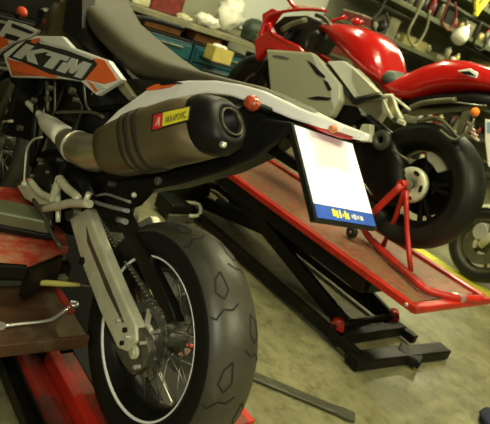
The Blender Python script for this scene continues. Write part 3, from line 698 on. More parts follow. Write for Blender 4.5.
b.box(c+Vector((0, 0, .03)), (.20, .16, .10), gblack, .01); b.box(c+Vector((-.115, 0, -.0)), (.02, .20, .05), alloyd, .004); b.tube([c+Vector((.02, -.10, .05)), c+Vector((-.05, -.16, .07)), c+Vector((-.12, -.13, .03)), c+Vector((-.12, -.05, .02))], .012, alloy, sm=3)
b.beam(c+Vector((.1, -.1, .08)), c+Vector((.14, -.32, .12)), .12, .10, gblack, .01)
part(b, 'foot_pump', l2, 'grey and black foot pump at the far end')

# ------------------------------------------------------------------ red sports bike
RO = Vector((1.37, -2.45, zp+.07+.315)); Rf = Frame(RO)
rb = thing('motorcycle', 'red and silver sports bike standing on the raised lift', 'motorcycle', RO-Vector((0, 0, .315))); ORG[rb.name] = Vector((0, 0, -.315))
def rp(b, name, label=None, parent=None): return part(b, name, rb, label, parent)
def alloy_wheel(root, name, C, R, r, hw, m_, n=5, fan=.16):
    C = Vector(C); b = MB(); rw = hw*.78
    b.lathe([(r-.003, rw), (r+.006, rw+.004), (r, rw-.006), (r-.028, rw*.6), (r-.034, 0), (r-.028, -rw*.6), (r, -rw+.006), (r+.006, -rw-.004), (r-.003, -rw), (r-.036, -rw*.6), (r-.042, 0), (r-.036, rw*.6)], m_, C, seg=72, closed=True)
    b.lathe([(.018, .045), (.055, .04), (.06, 0), (.055, -.04), (.018, -.045)], m_, C, seg=28, closed=True)
    for k in range(n):
        for s_ in (-1, 1):
            a = 2*PI*k/n+.3; a2 = a+s_*fan
            b.beam(C+Vector((.045*math.cos(a), 0, .045*math.sin(a))), C+Vector(((r-.035)*math.cos(a2), 0, (r-.035)*math.sin(a2))), .024, .022, m_, .005)
    w = part(b, name, root); add_tyre(root, w, C, R, r, hw, False, mat('dark tyre rubber', (.010, .010, .007), .5, 0, .3, 9, spec=.3, dirt=(.035, .034, .02), dirt_amt=.25))
    return w
rw2 = alloy_wheel(rb, 'rear_wheel', (0, 0, 0), .315, .216, .093, blackm)
fw2 = alloy_wheel(rb, 'front_wheel', (1.41, 0, -.015), .30, .216, .06, blackm)
b = MB(); b.disc((0, -.055, 0), .15, .006, blackm, hole=.05, seg=40); rp(b, 'brake_disc', parent=rw2)
# hub carrier ring with oval openings
hc = Rf.y(412, 183, .10)
b = MB(); b.lathe([(.020, .085), (.040, .087), (.050, .10), (.082, .10), (.089, .092), (.089, .07), (.02, .06)], alloy, (0, 0, 0), seg=40, closed=True)
for k in range(5):
    a = 2*PI*k/5+.5; cc = Vector((.066*math.cos(a), .101, .066*math.sin(a))); t_ = Vector((-math.sin(a), 0, math.cos(a))); r_ = Vector((math.cos(a), 0, math.sin(a)))
    b.sweep([(cc, t_*.018, r_*.010, 2.5), (cc+Vector((0, .0015, 0)), t_*.018, r_*.010, 2.5)], ink, seg=14)
rp(b, 'hub_flange', 'pale ring with five dark slots', rw2)
b = MB(); b.disc((0, .115, 0), .02, .05, steel, seg=16); rp(b, 'axle_nut', parent=rw2)
# light spokes seen through
b = MB(); b.slab(outl(Rf, [(426, 152), (436, 150), (448, 160), (451, 168), (437, 173), (433, 166), (427, 160)], .03), .03, alloy, .005); rp(b, 'brake_caliper', 'pale caliper behind the spokes')
# swingarm
b = MB(); b.sweep(secs_px(Rf, [((340, 118), (352, 190), .06, .05, .12, .12), ((362, 112), (372, 205), .06, .06, .13, .13), ((385, 130), (390, 208), .05, .07, .13, .13), ((402, 160), (404, 203), .04, .085, .12, .12)], 3), blackm, seg=24)
c = Rf.y(381, 140, .14); b.lathe([(.018, .0), (.022, .012), (.046, .012), (.052, .0), (.052, -.02), (.018, -.02)], mat('dark axle ring', (.06, .06, .045), .5, .3), c+Vector((0, .0, 0)), seg=32, closed=True)
b.tube([Rf.y(392, 150, .145), Rf.y(408, 160, .145)], .006, alloyd); b.tube([Rf.y(352, 168, .14), Rf.y(372, 195, .14)], .005, steel)
rp(b, 'swingarm')
# fairings
fy = .23
sil = [(266, 49), (310, 52), (318, 60), (338, 84), (339, 100), (330, 116), (318, 122), (300, 128), (278, 122), (271, 100)]
b = MB(); b.slab(outl(Rf, sil, fy), .06, silver, .012)
def vent(pts, m_=ink, lift=.002): b.slab(outl(Rf, pts, fy+lift), .004, m_, 0)
vent([(311, 53), (318, 59), (339, 84), (339, 99), (334, 108), (331, 100), (331, 88), (316, 66)], silverl, .0015)
vent([(306.5, 60), (312, 63), (326, 77), (323, 78), (316, 74)]); vent([(323, 80), (328, 82), (332, 90), (328, 91)]); vent([(307, 98), (318, 96), (332, 98), (328, 100.5), (314, 100)])
vent([(273, 55), (281, 55.5), (289, 58), (288, 59.5), (280, 58.5), (273, 57)], mat('violet grey ink', (.10, .10, .13), .5))
b.slab(mirror(outl(Rf, sil, fy)), .06, silver, .012, (0, 1, 0))
b.sweep([((1.05, 0, -.12), (0, 0, .06), (0, .17, 0), 3), ((.85, 0, -.15), (0, 0, .07), (0, .17, 0), 3), ((.55, 0, -.14), (0, 0, .06), (0, .14, 0), 3)], silver)
rp(b, 'side_fairing', 'silver grey panel with black vents')
b = MB(); b.slab(outl(Rf, [(327, 61), (343, 60.5), (352, 67), (378, 92), (354, 97.5), (343, 82)], .20), .04, silverl, .006); b.slab(outl(Rf, [(352, 68), (376, 91), (358, 94.5), (352, 80)], .202), .003, silver, 0)
b.slab(outl(Rf, [(327, 64), (343, 84), (354, 99), (380, 94), (381, 97), (352, 104), (322, 66)], .19), .04, ink, .003)
rp(b, 'frame_cover', 'pale silver cover under the tank')
# tank
b = MB(); b.sweep(secs_px(Rf, [((318, 27), (322, 33), .05, 0, .0, .14), ((330, 24), (332, 48), .12, 0, .02, .17), ((347, 24), (347, 66), .155, 0, .05, .18), ((364, 27), (362, 80), .165, 0, .06, .18), ((376, 32), (374, 84), .15, 0, .06, .17), ((386, 41), (383, 84), .11, 0, .05, .14), ((391, 52), (389, 80), .07, 0, .03, .09)], 2.7), redp, seg=32)
b.tube([(.55, 0, .40), (.55, 0, .415)], .04, blackm)
rp(b, 'fuel_tank', 'glossy red tank')
b = MB(); b.sweep(secs_px(Rf, [((370, 66), (368, 80), .10, 0, .05, .15), ((382, 69), (380, 84), .115, 0, .05, .155), ((398, 71), (394, 86), .10, 0, .05, .13)], 2.8), dgreen, seg=24); rp(b, 'seat', 'dark seat between red tank and red tail')
b = MB(); b.sweep(secs_px(Rf, [((373, 82), (378, 93), .10, 0, .12, .15), ((386, 79), (392, 99), .12, 0, .12, .14), ((400, 73), (408, 99), .125, 0, .10, .14), ((424, 64), (424, 92), .125, 0, .08, .14), ((446, 58.5), (447, 89), .12, 0, .06, .13), ((468, 60), (470, 88.5), .11, 0, .06, .12), ((492, 67), (494, 91), .095, 0, .05, .10), ((525, 80), (526, 96), .06, 0, .04, .07), ((545, 92), (545, 99), .03, 0, .03, .03)], 2.7), redp, seg=32)
b.slab(outl(Rf, [(457, 70.5), (470, 68), (478, 73), (476, 78), (462, 74)], .135), .01, white, .003); b.slab(outl(Rf, [(459, 71.5), (469, 71), (476, 76), (464, 74.5)], .137), .004, ink, 0)
rp(b, 'tail_fairing', 'glossy red tail')
# under tail, exhausts, rear frame
b = MB(); b.sweep(secs_px(Rf, [((398, 98), (398, 112), .10, 0, .1, .1), ((430, 92), (430, 108), .10, 0, .1, .1), ((470, 90), (470, 106), .09, 0, .09, .09), ((515, 96), (515, 108), .07, 0, .06, .06)], 3), black, seg=20)
b.tube([Rf.y(444, 101, .12), Rf.y(486, 106, .10)], .004, steel); b.sphere(Rf.y(441, 101, .125), .010, alloyd); b.sphere(Rf.y(485, 106, .105), .008, alloyd)
rp(b, 'undertail')
b = MB()
for pts, r in [([(380, 98), (392, 96), (396, 108), (402, 120)], .012), ([(384, 100), (392, 118), (404, 122)], .010), ([(392, 96), (410, 110)], .007)]: b.tube([Rf.y(x, y, .16) for x, y in pts], r, alloy, sm=2)
b.disc(Rf.y(396, 120, .165), .018, .02, alloyd, seg=20); b.beam(Rf.y(398, 121, .17), Rf.y(405, 124, .20), .014, .02, alloy)
rp(b, 'footrest_bracket', 'pale cast bracket')
b = MB()
b.slab(outl(Rf, [(362, 124), (370, 124), (370, 142), (360, 142), (358, 132)], .17), .04, alloy, .005); b.tube([Rf.y(354, 126, .17), Rf.y(358, 142, .17)], .009, alloyd)
b.slab(outl(Rf, [(340, 104), (356, 106), (362, 116), (352, 126), (340, 120)], .15), .05, blackm, .008); b.slab(outl(Rf, [(300, 118), (340, 106), (360, 124), (352, 150), (330, 150)], .12), .12, blackm, .01)
rp(b, 'engine', 'black engine with a pale cover')
b = MB(); b.tube([Rf.y(x, y, .13) for x, y in [(440, 130), (455, 140), (470, 128), (474, 118)]], .006, oliveb, sm=3)
b.tube([Rf.y(403, 112, .13), Rf.y(420, 104, .13), Rf.y(440, 101, .13), Rf.y(456, 100, .12)], .014, hug, sm=3); b.tube([Rf.y(418, 122, .12), Rf.y(436, 118, .12), Rf.y(450, 128, .12), Rf.y(458, 138, .12)], [.010, .012, .008, .006], hug, sm=3)
b.slab(outl(Rf, [(462, 112), (468, 110), (470, 114), (460, 136), (455, 134)], .12), .02, hug, .003)
rp(b, 'rear_hugger')
b = MB(); b.sphere(Rf.y(475, 112, .13), .022, lens_o, (1, .8, 1)); b.tube([Rf.y(475, 112, .13), Rf.y(478, 104, .06)], .008, black); rp(b, 'indicator', 'amber indicator lamp')
b = MB()
for k in range(4):
    c = Rf.y(470+2*k, 122+5*k, .10); b.beam(c+Vector((.02, 0, .0)), c-Vector((.02, 0, .012)), .03, .009, mat('pink grey plastic', (.35, .25, .20), .4), .003)
rp(b, 'plate_hanger')
# nose
b = MB()
nose = [Rf.y(x, y, .12) for x, y in [(260, 42), (263, 28), (269, 17), (284, 11.5), (306, 9.5), (326, 11)]]
b.tube(nose, [.022, .018, .014, .010, .009, .008], redp, sm=4, seg=12)
b.tube([Rf.y(x, y, .16) for x, y in [(269, 24), (273, 34), (286, 42), (298, 48), (304, 54)]], [.016, .014, .014, .016, .018], redp, sm=4, seg=12)
b.slab(outl(Rf, [(268, 30), (276, 36), (300, 50), (302, 53), (266, 49), (256, 60), (254, 40)], .17), .05, redp, .008)
b.slab(mirror(outl(Rf, [(268, 30), (276, 36), (300, 50), (302, 53), (266, 49), (256, 60), (254, 40)], .17)), .05, redp, .008, (0, 1, 0))
b.slab(outl(Rf, [(262, 14), (272, 8), (280, 12), (270, 26), (266, 34), (262, 28)], .10), .03, redp, .006)
rp(b, 'nose_fairing', 'glossy red nose')
b = MB(); b.slab(outl(Rf, [(286, 7), (300, 4), (322, 7), (324, 10), (304, 10), (290, 11)], .02), .02, mat('pale pink plastic', (.75, .6, .5), .3), .004)
b.tube([Rf.y(288, -2, .10), Rf.y(292, 4, .10), Rf.y(297, 9, .10)], .014, redp, sm=2); rp(b, 'mirror', 'red and pale mirror')
b = MB(); b.slab(outl(Rf, [(272, 26), (284, 16), (306, 15), (322, 22), (322, 34), (312, 50), (300, 48), (288, 40), (276, 34)], .06), .16, dk, .01)
b.tube([Rf.y(x, y, .17) for x, y in [(282, 30), (292, 24), (306, 20)]], .014, oliveb, sm=3); b.tube([Rf.y(x, y, .17) for x, y in [(306, 48), (308, 38), (318, 32)]], .012, dk, sm=3)
b.tube([Rf.y(x, y, .10) for x, y in [(316, 15), (324, 18), (330, 26), (326, 40)]], .012, alloyd, sm=3)
rp(b, 'cockpit')
b = MB(); b.sphere(Rf.y(357, 22, -.20), .03, redp, (1.5, .8, .8)); b.tube([Rf.y(330, 22, -.2), Rf.y(336, 20, -.2), Rf.y(346, 17, -.2)], .012, redp, sm=2); rp(b, 'mirror', 'red far-side mirror')
b = MB()
for sg in (1, -1): b.tube([(1.41, sg*.09, -.015), (1.16, sg*.09, .5)], .026, blackm)
b.box((1.16, 0, .5), (.06, .25, .03), blackm); rp(b, 'fork')

# paddock stand
so = Vector((1.45, -2.42, zp)); ps = thing('paddock_stand', 'red tubular rear stand holding the red bike by its hub', 'paddock stand', so); ORG[ps.name] = so
hubw = RO+Vector((0, .145, 0)); b = MB(); zt = zp+.018
# cup & uprights
hp = W.y(404, 184, hubw.y)
b.tube([W.y(400, 184, hubw.y+.03), Vector((RO.x, hubw.y-.01, RO.z))], .020, redl, seg=16)
low = [W.y(362, 205, -2.20), W.y(362, 222, -2.22), W.y(366, 233, -2.25)]
b.tube([W.y(402, 185, hubw.y+.02), W.y(388, 198, hubw.y+.03), W.y(372, 214, hubw.y+.04)], [.018, .018, .017], redl, sm=2)
b.tube([W.y(404, 190, hubw.y), W.y(396, 216, -2.36), W.z(383, 246, zt)], .0125, redl, sm=2)
b.tube([W.y(406, 190, hubw.y), W.y(407, 230, -2.33), W.z(411, 272, zt+.005)], .0125, redl, sm=2)
part(b, 'upright', ps)
b = MB()
b.tube([W.z(361, 208, zt+.12), W.z(363, 225, zt+.04), W.z(370, 238, zt), W.z(390, 258, zt), W.z(410, 276, zt), W.z(425, 289, zt), W.z(440, 294, zt), W.z(458, 298, zt), W.z(480, 299, zt+.004)], .019, redl, sm=4, seg=14)
b.tube([W.z(385, 246, zt), W.z(378, 245, zt), W.z(376, 244, zt)], .010, redl)
part(b, 'floor_tube', ps)
b = MB(); p_ = W.z(449, 295.5, zt); q_ = W.z(463, 299, zt); b.tube([p_, q_], .0205, chrome, seg=14); part(b, 'tube_glint', ps, 'bright band standing for the shine on the tube')  # chrome band painted in for the shine on the cross tube
b = MB(); c = W.z(352, 232, zp+.035); b.disc(c, .034, .03, matte, axis='Y', seg=24, bev=.3); b.disc(c+Vector((0, .012, 0)), .008, .012, steel, seg=12); part(b, 'caster', ps, 'small black wheel')

# ------------------------------------------------------------------ third bike, right edge
T0 = W.z(472, 279, 0); TO = Vector((T0.x+.02, T0.y-.04, .31)); TO.x = 1.66; TO.y = -4.30
tb = thing('motorcycle', 'partly seen bike with a pale mudguard parked on the floor beyond the red bike', 'motorcycle', TO-Vector((0, 0, .30))); ORG[tb.name] = Vector((0, 0, -.30)); Tf = Frame(TO)
def tp(b, n, l=None): return part(b, n, tb, l)
alloy_wheel(tb, 'front_wheel', (0, 0, -.0), .30, .216, .06, hug); alloy_wheel(tb, 'rear_wheel', (-1.4, 0, 0.01), .31, .216, .09, blackm)
b = MB(); b.lathe([(.305, -.065), (.325, -.03), (.33, 0), (.325, .03), (.305, .065), (.300, .065), (.318, .03), (.323, 0), (.318, -.03), (.300, -.065)], silver, (0, 0, 0), seg=30, closed=True, arc=(-.1, 2.3)); tp(b, 'front_mudguard', 'olive silver mudguard')
b = MB(); b.disc((0, .075, 0), .15, .005, hug, hole=.07, seg=40); b.slab([Vector((.05+.05*math.cos(a)*1.2, .10, .10+.07*math.sin(a))) for a in [k*PI/6 for k in range(12)]], .05, chrome, .008); tp(b, 'brake_disc')
b = MB()
for sg in (1, -1): b.tube([(0, sg*.10, 0), (-.10, sg*.10, .25)], .03, alloy); b.tube([(-.10, sg*.10, .25), (-.28, sg*.10, .68)], .024, chrome)
tp(b, 'fork')
b = MB(); b.sweep([((-.08, 0, .50), (0, 0, .06), (0, .08, 0), 2.5), ((-.25, 0, .50), (0, 0, .20), (0, .19, 0), 3), ((-.5, 0, .42), (0, 0, .30), (0, .22, 0), 3), ((-.85, 0, .38), (0, 0, .25), (0, .2, 0), 3), ((-1.2, 0, .52), (0, 0, .1), (0, .12, 0), 3), ((-1.7, 0, .62), (0, 0, .04), (0, .06, 0), 3)], black, seg=24)
tp(b, 'body_fairing', 'dark bodywork')
b = MB(); b.slab(outl(Tf, [(485, 119), (500, 121), (500, 172), (488, 166), (485, 140)], .23), .03, bagw, .004); b.slab(outl(Tf, [(487, 122), (500, 123), (500, 134), (487, 133)], .232), .003, mat('pale blue decal', (.2, .35, .6), .4), 0); tp(b, 'number_board', 'white and pale blue panel')
nb = Tf.y(494, 145, .21); b = MB(); b.tube([(nb.x, .19, nb.z), (nb.x-.05, .12, nb.z-.02), (-.28, .10, .66)], .010, black, sm=2); b.beam((-.28, .13, .67), (-.28, -.13, .67), .05, .03, black); tp(b, 'board_stay')

# ------------------------------------------------------------------ workbench and cabinets
bo = Vector((4.4, -2.2, 0)); wb = thing('workbench', 'long olive workbench along the back wall with rags on top', 'workbench', bo); ORG[wb.name] = bo
b = MB(); b.box((4.40, -2.1, 1.085), (.60, 3.0, .05), olive, .006); part(b, 'worktop', wb)
b = MB(); b.beam((4.12, -3.57, .02), (4.12, -3.57, 1.055), .06, .06, alloy); b.beam((4.62, -3.57, .02), (4.62, -3.57, 1.055), .06, .06, alloyd); part(b, 'leg', wb)
b = MB(); b.box((4.42, -2.1, .955), (.5, 2.86, .02), dk, .003); b.box((4.66, -2.1, 1.0), (.03, 2.86, .1), dk, .003); part(b, 'lower_shelf', wb)
b = MB(); b.beam((4.14, -.64, .02), (4.14, -.64, 1.055), .06, .06, alloyd); part(b, 'leg', wb)
labs = ['teal drawer cabinet under the bench, left of its twins', 'teal drawer cabinet under the bench, second from the right', 'teal drawer cabinet under the bench beside the bench leg']
for i, (ya, yb) in enumerate([(-1.3, -2.06), (-2.08, -2.80), (-2.82, -3.50)]):
    o0 = Vector((4.4, (ya+yb)/2, 0)); cb = thing('drawer_cabinet', labs[i], 'cabinet', o0, group=None); ORG[cb.name] = o0
    b = MB(); b.box((4.42, (ya+yb)/2, .47), (.50, ya-yb, .94), teal, .008); part(b, 'body', cb)
    for k, (z0, z1) in enumerate([(.80, .92), (.66, .785), (.42, .645), (.10, .405)]):
        b = MB(); b.box((4.155, (ya+yb)/2, (z0+z1)/2), (.03, ya-yb-.04, z1-z0), teal, .006); dr = part(b, 'drawer', cb)
        b = MB(); b.beam((4.13, ya-.12, z1-.025), (4.13, yb+.12, z1-.025), .015, .014, steel, .003); part(b, 'handle', cb, parent=dr)
def boxthing(name, c, d, m_, label, cat, lid=None, rz=0, group=None):
    o0 = Vector((c[0], c[1], c[2]-d[2]/2)); t = thing(name, label, cat, o0, group=group); ORG[t.name] = o0
    M3 = Matrix.Rotation(rz, 3, 'Z')
    b = MB(); b.box(c, d, m_, .006, M3); part(b, 'body', t)
    b = MB(); b.box((c[0], c[1], c[2]+d[2]/2+.004), (d[0]*1.03, d[1]*1.03, .012), lid or m_, .003, M3); part(b, 'lid', t)
    return t
boxthing('carton', (4.30, -2.50, 1.005), (.16, .36, .07), ochre, 'orange brown carton under the worktop, the longer one', 'box')
boxthing('carton', (4.30, -2.98, 1.000), (.16, .30, .06), ochre, 'orange brown carton under the worktop near the yellow bin', 'box')
boxthing('carton', (4.30, -2.12, 1.000), (.2, .30, .06), dk, 'dark case under the worktop behind the black seat edge', 'box')
# yellow bin standing proud of the cabinets
yb = W.x(218, 52, 4.02); o0 = Vector((4.02, yb.y, 0)); 
st2 = thing('stool', 'small dark stool in front of the teal cabinets', 'stool', o0); ORG[st2.name] = o0
b = MB(); b.box((4.00, yb.y, yb.z-.09), (.18, .26, .025), dk, .004); part(b, 'seat', st2)
for dx in (-.07, .07):
    for dy in (-.10, .10):
        b = MB(); b.beam((4.0+dx, yb.y+dy, .0), (4.0+dx, yb.y+dy, yb.z-.10), .02, .02, dk, .002); part(b, 'leg', st2)
o0 = Vector((4.0, yb.y, yb.z-.076)); yt = thing('parts_bin', 'yellow plastic parts bin below the white rags', 'bin', o0); ORG[yt.name] = o0
b = MB(); h = .12; c0 = o0+Vector((0, 0, 0))
for dx, dy, sx, sy in [(-.07, 0, .01, .2), (.07, 0, .01, .2), (0, -.1, .14, .01), (0, .1, .14, .01)]: b.box(c0+Vector((dx, dy, h/2)), (sx, sy, h), yplast if False else ywood, .002)
b.box(c0+Vector((0, 0, .005)), (.14, .2, .01), ywood, .001); part(b, 'body', yt)
b = MB(); b.sphere(o0+Vector((0, .03, .125)), .045, bagw, (1, 1.3, .5), .15); b.sphere(o0+Vector((0.02, -.05, .12)), .035, bagw, (1, 1, .6), .15); single(b, 'rag', 'crumpled white paper in the yellow bin', 'rag')
def cloth(px, py, r, scl, label, m_=bagw, xx=4.25):
    p = W.x(px, py, xx); b = MB()
    b.sphere((xx, p.y, 0), r, m_, scl, .22, 3); z0 = min(v.co.z for v in b.bm.verts)
    for v in b.bm.verts: v.co.z = max(v.co.z, z0+.02)+1.111-z0-.02
    return single(b, 'rag', label, 'rag')
cloth(208, 18, .10, (.9, 1.15, .60), 'crumpled white rag lying low on the workbench', xx=4.2)
cloth(232, 8, .145, (.7, .95, 1.15), 'upright white plastic bag bunched at the end of the bench', xx=4.42)
cloth(187, 7, .065, (.8, 1.2, .5), 'dull cream rag on the bench left of the white ones', cream, 4.2)
b = MB(); p = W.x(257, 20, 4.25); p.y -= .02; b.sphere((4.25, p.y, 1.112+.11), .14, dgreen, (.9, 1.0, .75), .06); b.box((4.2, p.y-.02, 1.16), (.25, .26, .09), dgreen, .02); single(b, 'tool_bag', 'dark green bag at the right end of the workbench', 'bag')
for i, (px, py, d, m_, lb) in enumerate([(112, -6, (.2, .24, .10), dk, 'dark tin at the left of the bench'), (165, -6, (.2, .30, .16), dred, 'dark red tin standing on the bench'), (138, -2, (.15, .16, .08), cream, 'cream tin standing on the bench beside the red one')]):
    p = W.x(px, py, 4.35); boxthing('tin_box', (4.35, p.y, 1.112+d[2]/2), d, m_, lb, 'box')

o0 = Vector((3.1, -.75, 0)); cb = thing('backdrop_cabinet', 'black tool cabinet standing behind the near bike\'s front wheel', 'cabinet', o0); ORG[cb.name] = o0  # cabinet added as something dark behind the wheel, hiding the light floor
b = MB(); b.box((3.1, -.75, .62), (.45, 1.15, 1.16), dk, .01); part(b, 'body', cb)
for k in range(5):
    b = MB(); b.box((2.865, -.75, .17+k*.22), (.02, 1.08, .20), gblack, .006); d1 = part(b, 'drawer', cb)
    b = MB(); b.beam((2.85, -.35, .24+k*.22), (2.85, -1.15, .24+k*.22), .012, .014, alloyd, .002); part(b, 'handle', cb, parent=d1)
for dx in (-.17, .17):
    for dy in (-.5, .5):
        b = MB(); b.disc((3.1+dx, -.75+dy, .03), .03, .03, matte, seg=16); part(b, 'caster', cb)
# ------------------------------------------------------------------ shelving rack with stock, back right
ro = Vector((4.4, -6.4, 0)); rk = thing('shelving_rack', 'tall olive steel shelving rack full of stock against the back wall', 'shelving', ro); ORG[rk.name] = ro
RY0, RY1 = -4.75, -9.6
posts = [-4.75, -5.75, -6.55, -7.35, -8.4, -9.6]
for y in posts:
    for x in (4.12, 4.66):
        b = MB(); b.beam((x, y, 0), (x, y, 3.0), .05, .05, mat('pale olive post', (.27, .27, .16), .45, .2) if x < 4.5 else alloyd, .003); part(b, 'post', rk)
shelves = [.25, .80, 1.25, 1.62, 2.02, 2.42, 2.85]
for z in shelves:
    b = MB(); b.box((4.39, (RY0+RY1)/2, z), (.56, RY0-RY1, .03), oliveb, .003); b.box((4.105, (RY0+RY1)/2, z-.005), (.02, RY0-RY1, .05), oliveb, .003); part(b, 'shelf', rk)
kinds = [('carton', mat('dull yellow card', (.30, .26, .085), .6, 0, .2, 8), 'yellow cardboard carton', 'box'), ('parts_box', olive, 'olive grey parts box', 'box'), ('tool_case', dk, 'black tool case', 'case'), ('tool_case', dred, 'dark red tool case', 'case'), ('parts_box', dgreen, 'dark green parts box', 'box'), ('tool_case', dk, 'black tool case', 'case'), ('parts_box', olive, 'olive grey parts box', 'box')]
shn = {.25: 'lowest shelf', .80: 'second shelf from the floor', 1.25: 'third shelf from the floor', 1.62: 'shelf level with the red tank', 2.02: 'shelf above the red tail', 2.42: 'highest shelf in view'}
SH = {.25: 'lowest rack shelf', .80: 'second lowest rack shelf', 1.25: 'third lowest rack shelf', 1.62: 'shelf behind red tank', 2.02: 'shelf above red tail', 2.42: 'highest visible shelf'}
cansm = [mat('brass coloured tin', (.40, .34, .12), .4, .3), cream, dk, olive, dred, mat('pale grey tin', (.45, .46, .40), .4, .2)]
cann = ['brass coloured', 'cream', 'black', 'olive', 'dark red', 'pale grey']
stock = []
for z in shelves[:-1]:
    stock.append([]); y = RY0-.05
    while y > RY1+.3:
        if random.random() < .55:
            r_ = random.uniform(.03, .055); hgt = random.uniform(.09, .2); q_ = random.choice([0, 1, 2, 2, 3, 3, 4, 5]); o0 = Vector((4.2+random.uniform(-.02, .05), y-r_, z+.016))
            t = thing('spray_can', f'{cann[q_]} can standing on the rack, {shn[z]}', 'can', o0, group=f'{cann[q_]} cans on the {shn[z]} of the rack'); ORG[t.name] = o0
            stock[-1].append((t, cann[q_]+' can', z)); b = MB(); b.lathe([(1e-4, 0), (r_, .0), (r_, hgt*.85), (r_*.5, hgt*.93), (1e-4, hgt*.93)], cansm[q_], o0, axis='Z', seg=16); part(b, 'body', t)
            b = MB(); b.lathe([(r_*.45, hgt*.92), (r_*.45, hgt*1.05), (1e-4, hgt*1.05)], random.choice([cream, dk, redk]), o0, axis='Z', seg=12); part(b, 'cap', t)
            y -= 2*r_+random.uniform(.01, .10); continue
        w = random.uniform(.08, .24); hgt = random.uniform(.06, .24); kd = random.choice(kinds)
        if z == 1.62 and -6.3 < y < -5.5: kd = kinds[0]; hgt = .11; w = .26
        t = boxthing(kd[0], (4.36+random.uniform(-.04, .04), y-w/2, z+.016+hgt/2), (random.uniform(.28, .40), w*.92, hgt), kd[1], f'{kd[2]} standing on the rack, {shn[z]}', kd[3], lid=random.choice([kd[1], dk, cream]), group=f'{kd[2]}s on the {shn[z]} of the rack')
        stock[-1].append((t, kd[2].replace('cardboard ', '').replace('tool ', '').replace('parts ', ''), z)); y -= w+random.uniform(.005, .06)
for row in stock:
    for i, (t, d, z) in enumerate(row):
        a = row[i-1][1] if i else 'rack post'; c = row[i+1][1] if i+1 < len(row) else 'rack end'
        t['label'] = f'{d} between {a} and {c}, {SH[z]}'
def hang(name, label, pts, r, m_, x=4.088):
    b = MB(); b.tube([W.x(px, py, x) for px, py in pts], r, m_, sm=4, seg=8); single(b, name, label, 'hose')
hang('hose', 'dark hose hanging on the rack above the red tank', [(388, -8), (382, 8), (372, 22), (378, 34), (388, 26), (386, 12)], .016, dk)
hang('hose', 'dark red hose looped on the rack beside the white funnel', [(452, -6), (446, 8), (442, 22), (449, 30), (456, 16), (455, 2)], .014, dred)
hang('hose', 'pale olive hose drooping on the rack between red tank and funnel', [(424, -4), (417, 14), (408, 34), (415, 46), (426, 30), (430, 10)], .015, MATS['pale olive post'])
hang('hose', 'short dark hose hanging on the rack right of the white funnel', [(482, 22), (476, 34), (474, 46), (482, 50), (487, 36)], .016, dk)
# white bottle, yellow cloth hanging off the front
p = W.x(461, 35, 3.97)
o0 = p-Vector((0, 0, .16)); bt = thing('funnel', 'white plastic funnel hanging on the front of the rack above the red tail', 'funnel', o0); ORG[bt.name] = o0
b = MB(); b.lathe([(.012, .17), (.016, .13), (.05, .10), (.095, .02), (.10, -.05), (.085, -.09), (.05, -.10), (1e-4, -.10)], bagw, (0, 0, 0), axis='Z', seg=28)
for v in b.bm.verts: v.co = Matrix.Rotation(.5, 3, 'X') @ v.co + p
part(b, 'body', bt)
b = MB(); b.tube([p+Vector((0, -.03, .15)), p+Vector((.05, -.04, .20)), p+Vector((.14, -.04, .20))], .006, steel, sm=2); part(b, 'hook', bt)
b = MB(); p = W.x(481, 8, 4.0); pts = []
b.tube([W.x(x, y, 4.05) for x, y in [(488, -4), (483, 3), (478, 10), (475, 16)]], [.05, .045, .04, .035], yplast, sm=3, seg=12); b.tube([W.x(x, y, 4.06) for x, y in [(480, -6), (476, 2), (476, 12)]], [.03, .03, .02], yplast, sm=3)
single(b, 'glove', 'bright yellow glove hanging from the upper rack', 'glove')
# hanging tools on the wall above the bench
hook_l = [('hanging_cable', [(283, 0), (283, 22)]), ]
for i, (px, py) in enumerate([(300, 2), (315, -4), (342, 10), (350, 20)]):
    pass
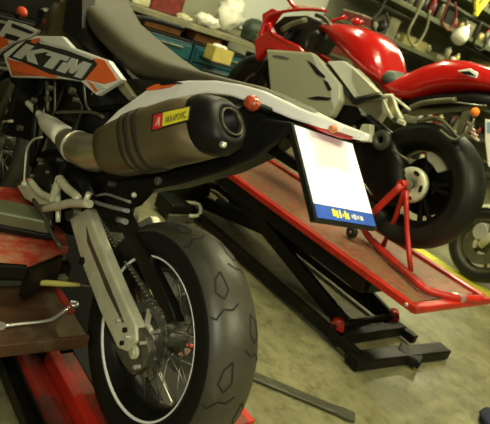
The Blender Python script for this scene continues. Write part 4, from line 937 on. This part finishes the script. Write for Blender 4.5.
# tool trolley between bench and rack
tr0 = Vector((4.35, -4.15, 0)); tt = thing('tool_trolley', 'dark tool trolley between workbench and shelving rack', 'trolley', tr0); ORG[tt.name] = tr0
b = MB(); b.box((4.35, -4.15, .55), (.45, .85, .9), dk, .01); part(b, 'body', tt)
for k in range(5):
    b = MB(); b.box((4.115, -4.15, .22+k*.165), (.02, .78, .15), dred if k % 2 else dk, .006); d1 = part(b, 'drawer', tt)
    b = MB(); b.beam((4.10, -3.85, .27+k*.165), (4.10, -4.45, .27+k*.165), .012, .012, steel, .002); part(b, 'handle', tt, parent=d1)
for dx in (-.17, .17):
    for dy in (-.35, .35):
        b = MB(); b.disc((4.35+dx, -4.15+dy, .05), .05, .03, matte, seg=20); part(b, 'caster', tt)
b = MB(); b.box((4.35, -4.3, 1.02), (.25, .3, .035), dk, .01); b.sphere((4.35, -4.05, 1.08), .08, dk, (1, 1.2, .9), .1); single(b, 'helmet_bag', 'dark bundle on the tool trolley', 'bag')

c = W.z(492, 424, .03); b = MB(); b.sphere((c.x-.05, c.y-.05, 0), .11, mat('dark blue cloth', (.012, .018, .04), .8, 0, .3), (1.1, 1.0, .4), .12, 3); z0 = min(v.co.z for v in b.bm.verts)
for v in b.bm.verts: v.co.z = max(v.co.z-z0-.015, .001)
single(b, 'rag', 'dark blue cloth heaped on the concrete at the lower right corner of the photo', 'rag')
# ------------------------------------------------------------------ lights: ceiling tubes, added side fill, camera flash
def area(loc, sx, sy, power, col, rot=(0, 0, 0)):
    l = bpy.data.lights.new('tube_or_fill', 'AREA'); l.shape = 'RECTANGLE'; l.size = sx; l.size_y = sy; l.energy = power; l.color = col
    o = bpy.data.objects.new('tube_or_fill', l); o.location = loc; o.rotation_euler = rot; COL.objects.link(o)
warm = (1.0, .95, .58)
area((.9, -1.3, 3.15), .25, 1.5, 50, warm)
area((2.2, -4.2, 3.15), .25, 1.5, 70, warm)
area((3.2, -7.0, 3.15), .25, 1.5, 70, warm)
area((3.3, -2.2, 3.15), .25, 1.5, 40, warm)
area((-1.7, -2.4, 3.15), .25, 1.5, 95, warm)
area((-1.2, 1.0, 3.15), .25, 1.5, 48, warm)
area((.6, 3.9, 2.0), 2.0, .9, 11, (1.0, .95, .68), (-PI/2-.15+PI, 0, PI) if False else (PI/2-.15, 0, PI))  # fill light added on the left to brighten camera-facing sides, no known source
fl = bpy.data.lights.new('camera_flash', 'AREA'); fl.shape = 'DISK'; fl.size = .04; fl.energy = 4.0; fl.color = (1, .97, .88)
fo = bpy.data.objects.new('camera_flash', fl); fo.matrix_world = CAMM @ Matrix.Translation((.03, .09, .0)); COL.objects.link(fo)
w = bpy.data.worlds.new('world'); w.use_nodes = True; sc.world = w
w.node_tree.nodes['Background'].inputs['Color'].default_value = (.9, .85, .6, 1); w.node_tree.nodes['Background'].inputs['Strength'].default_value = .004
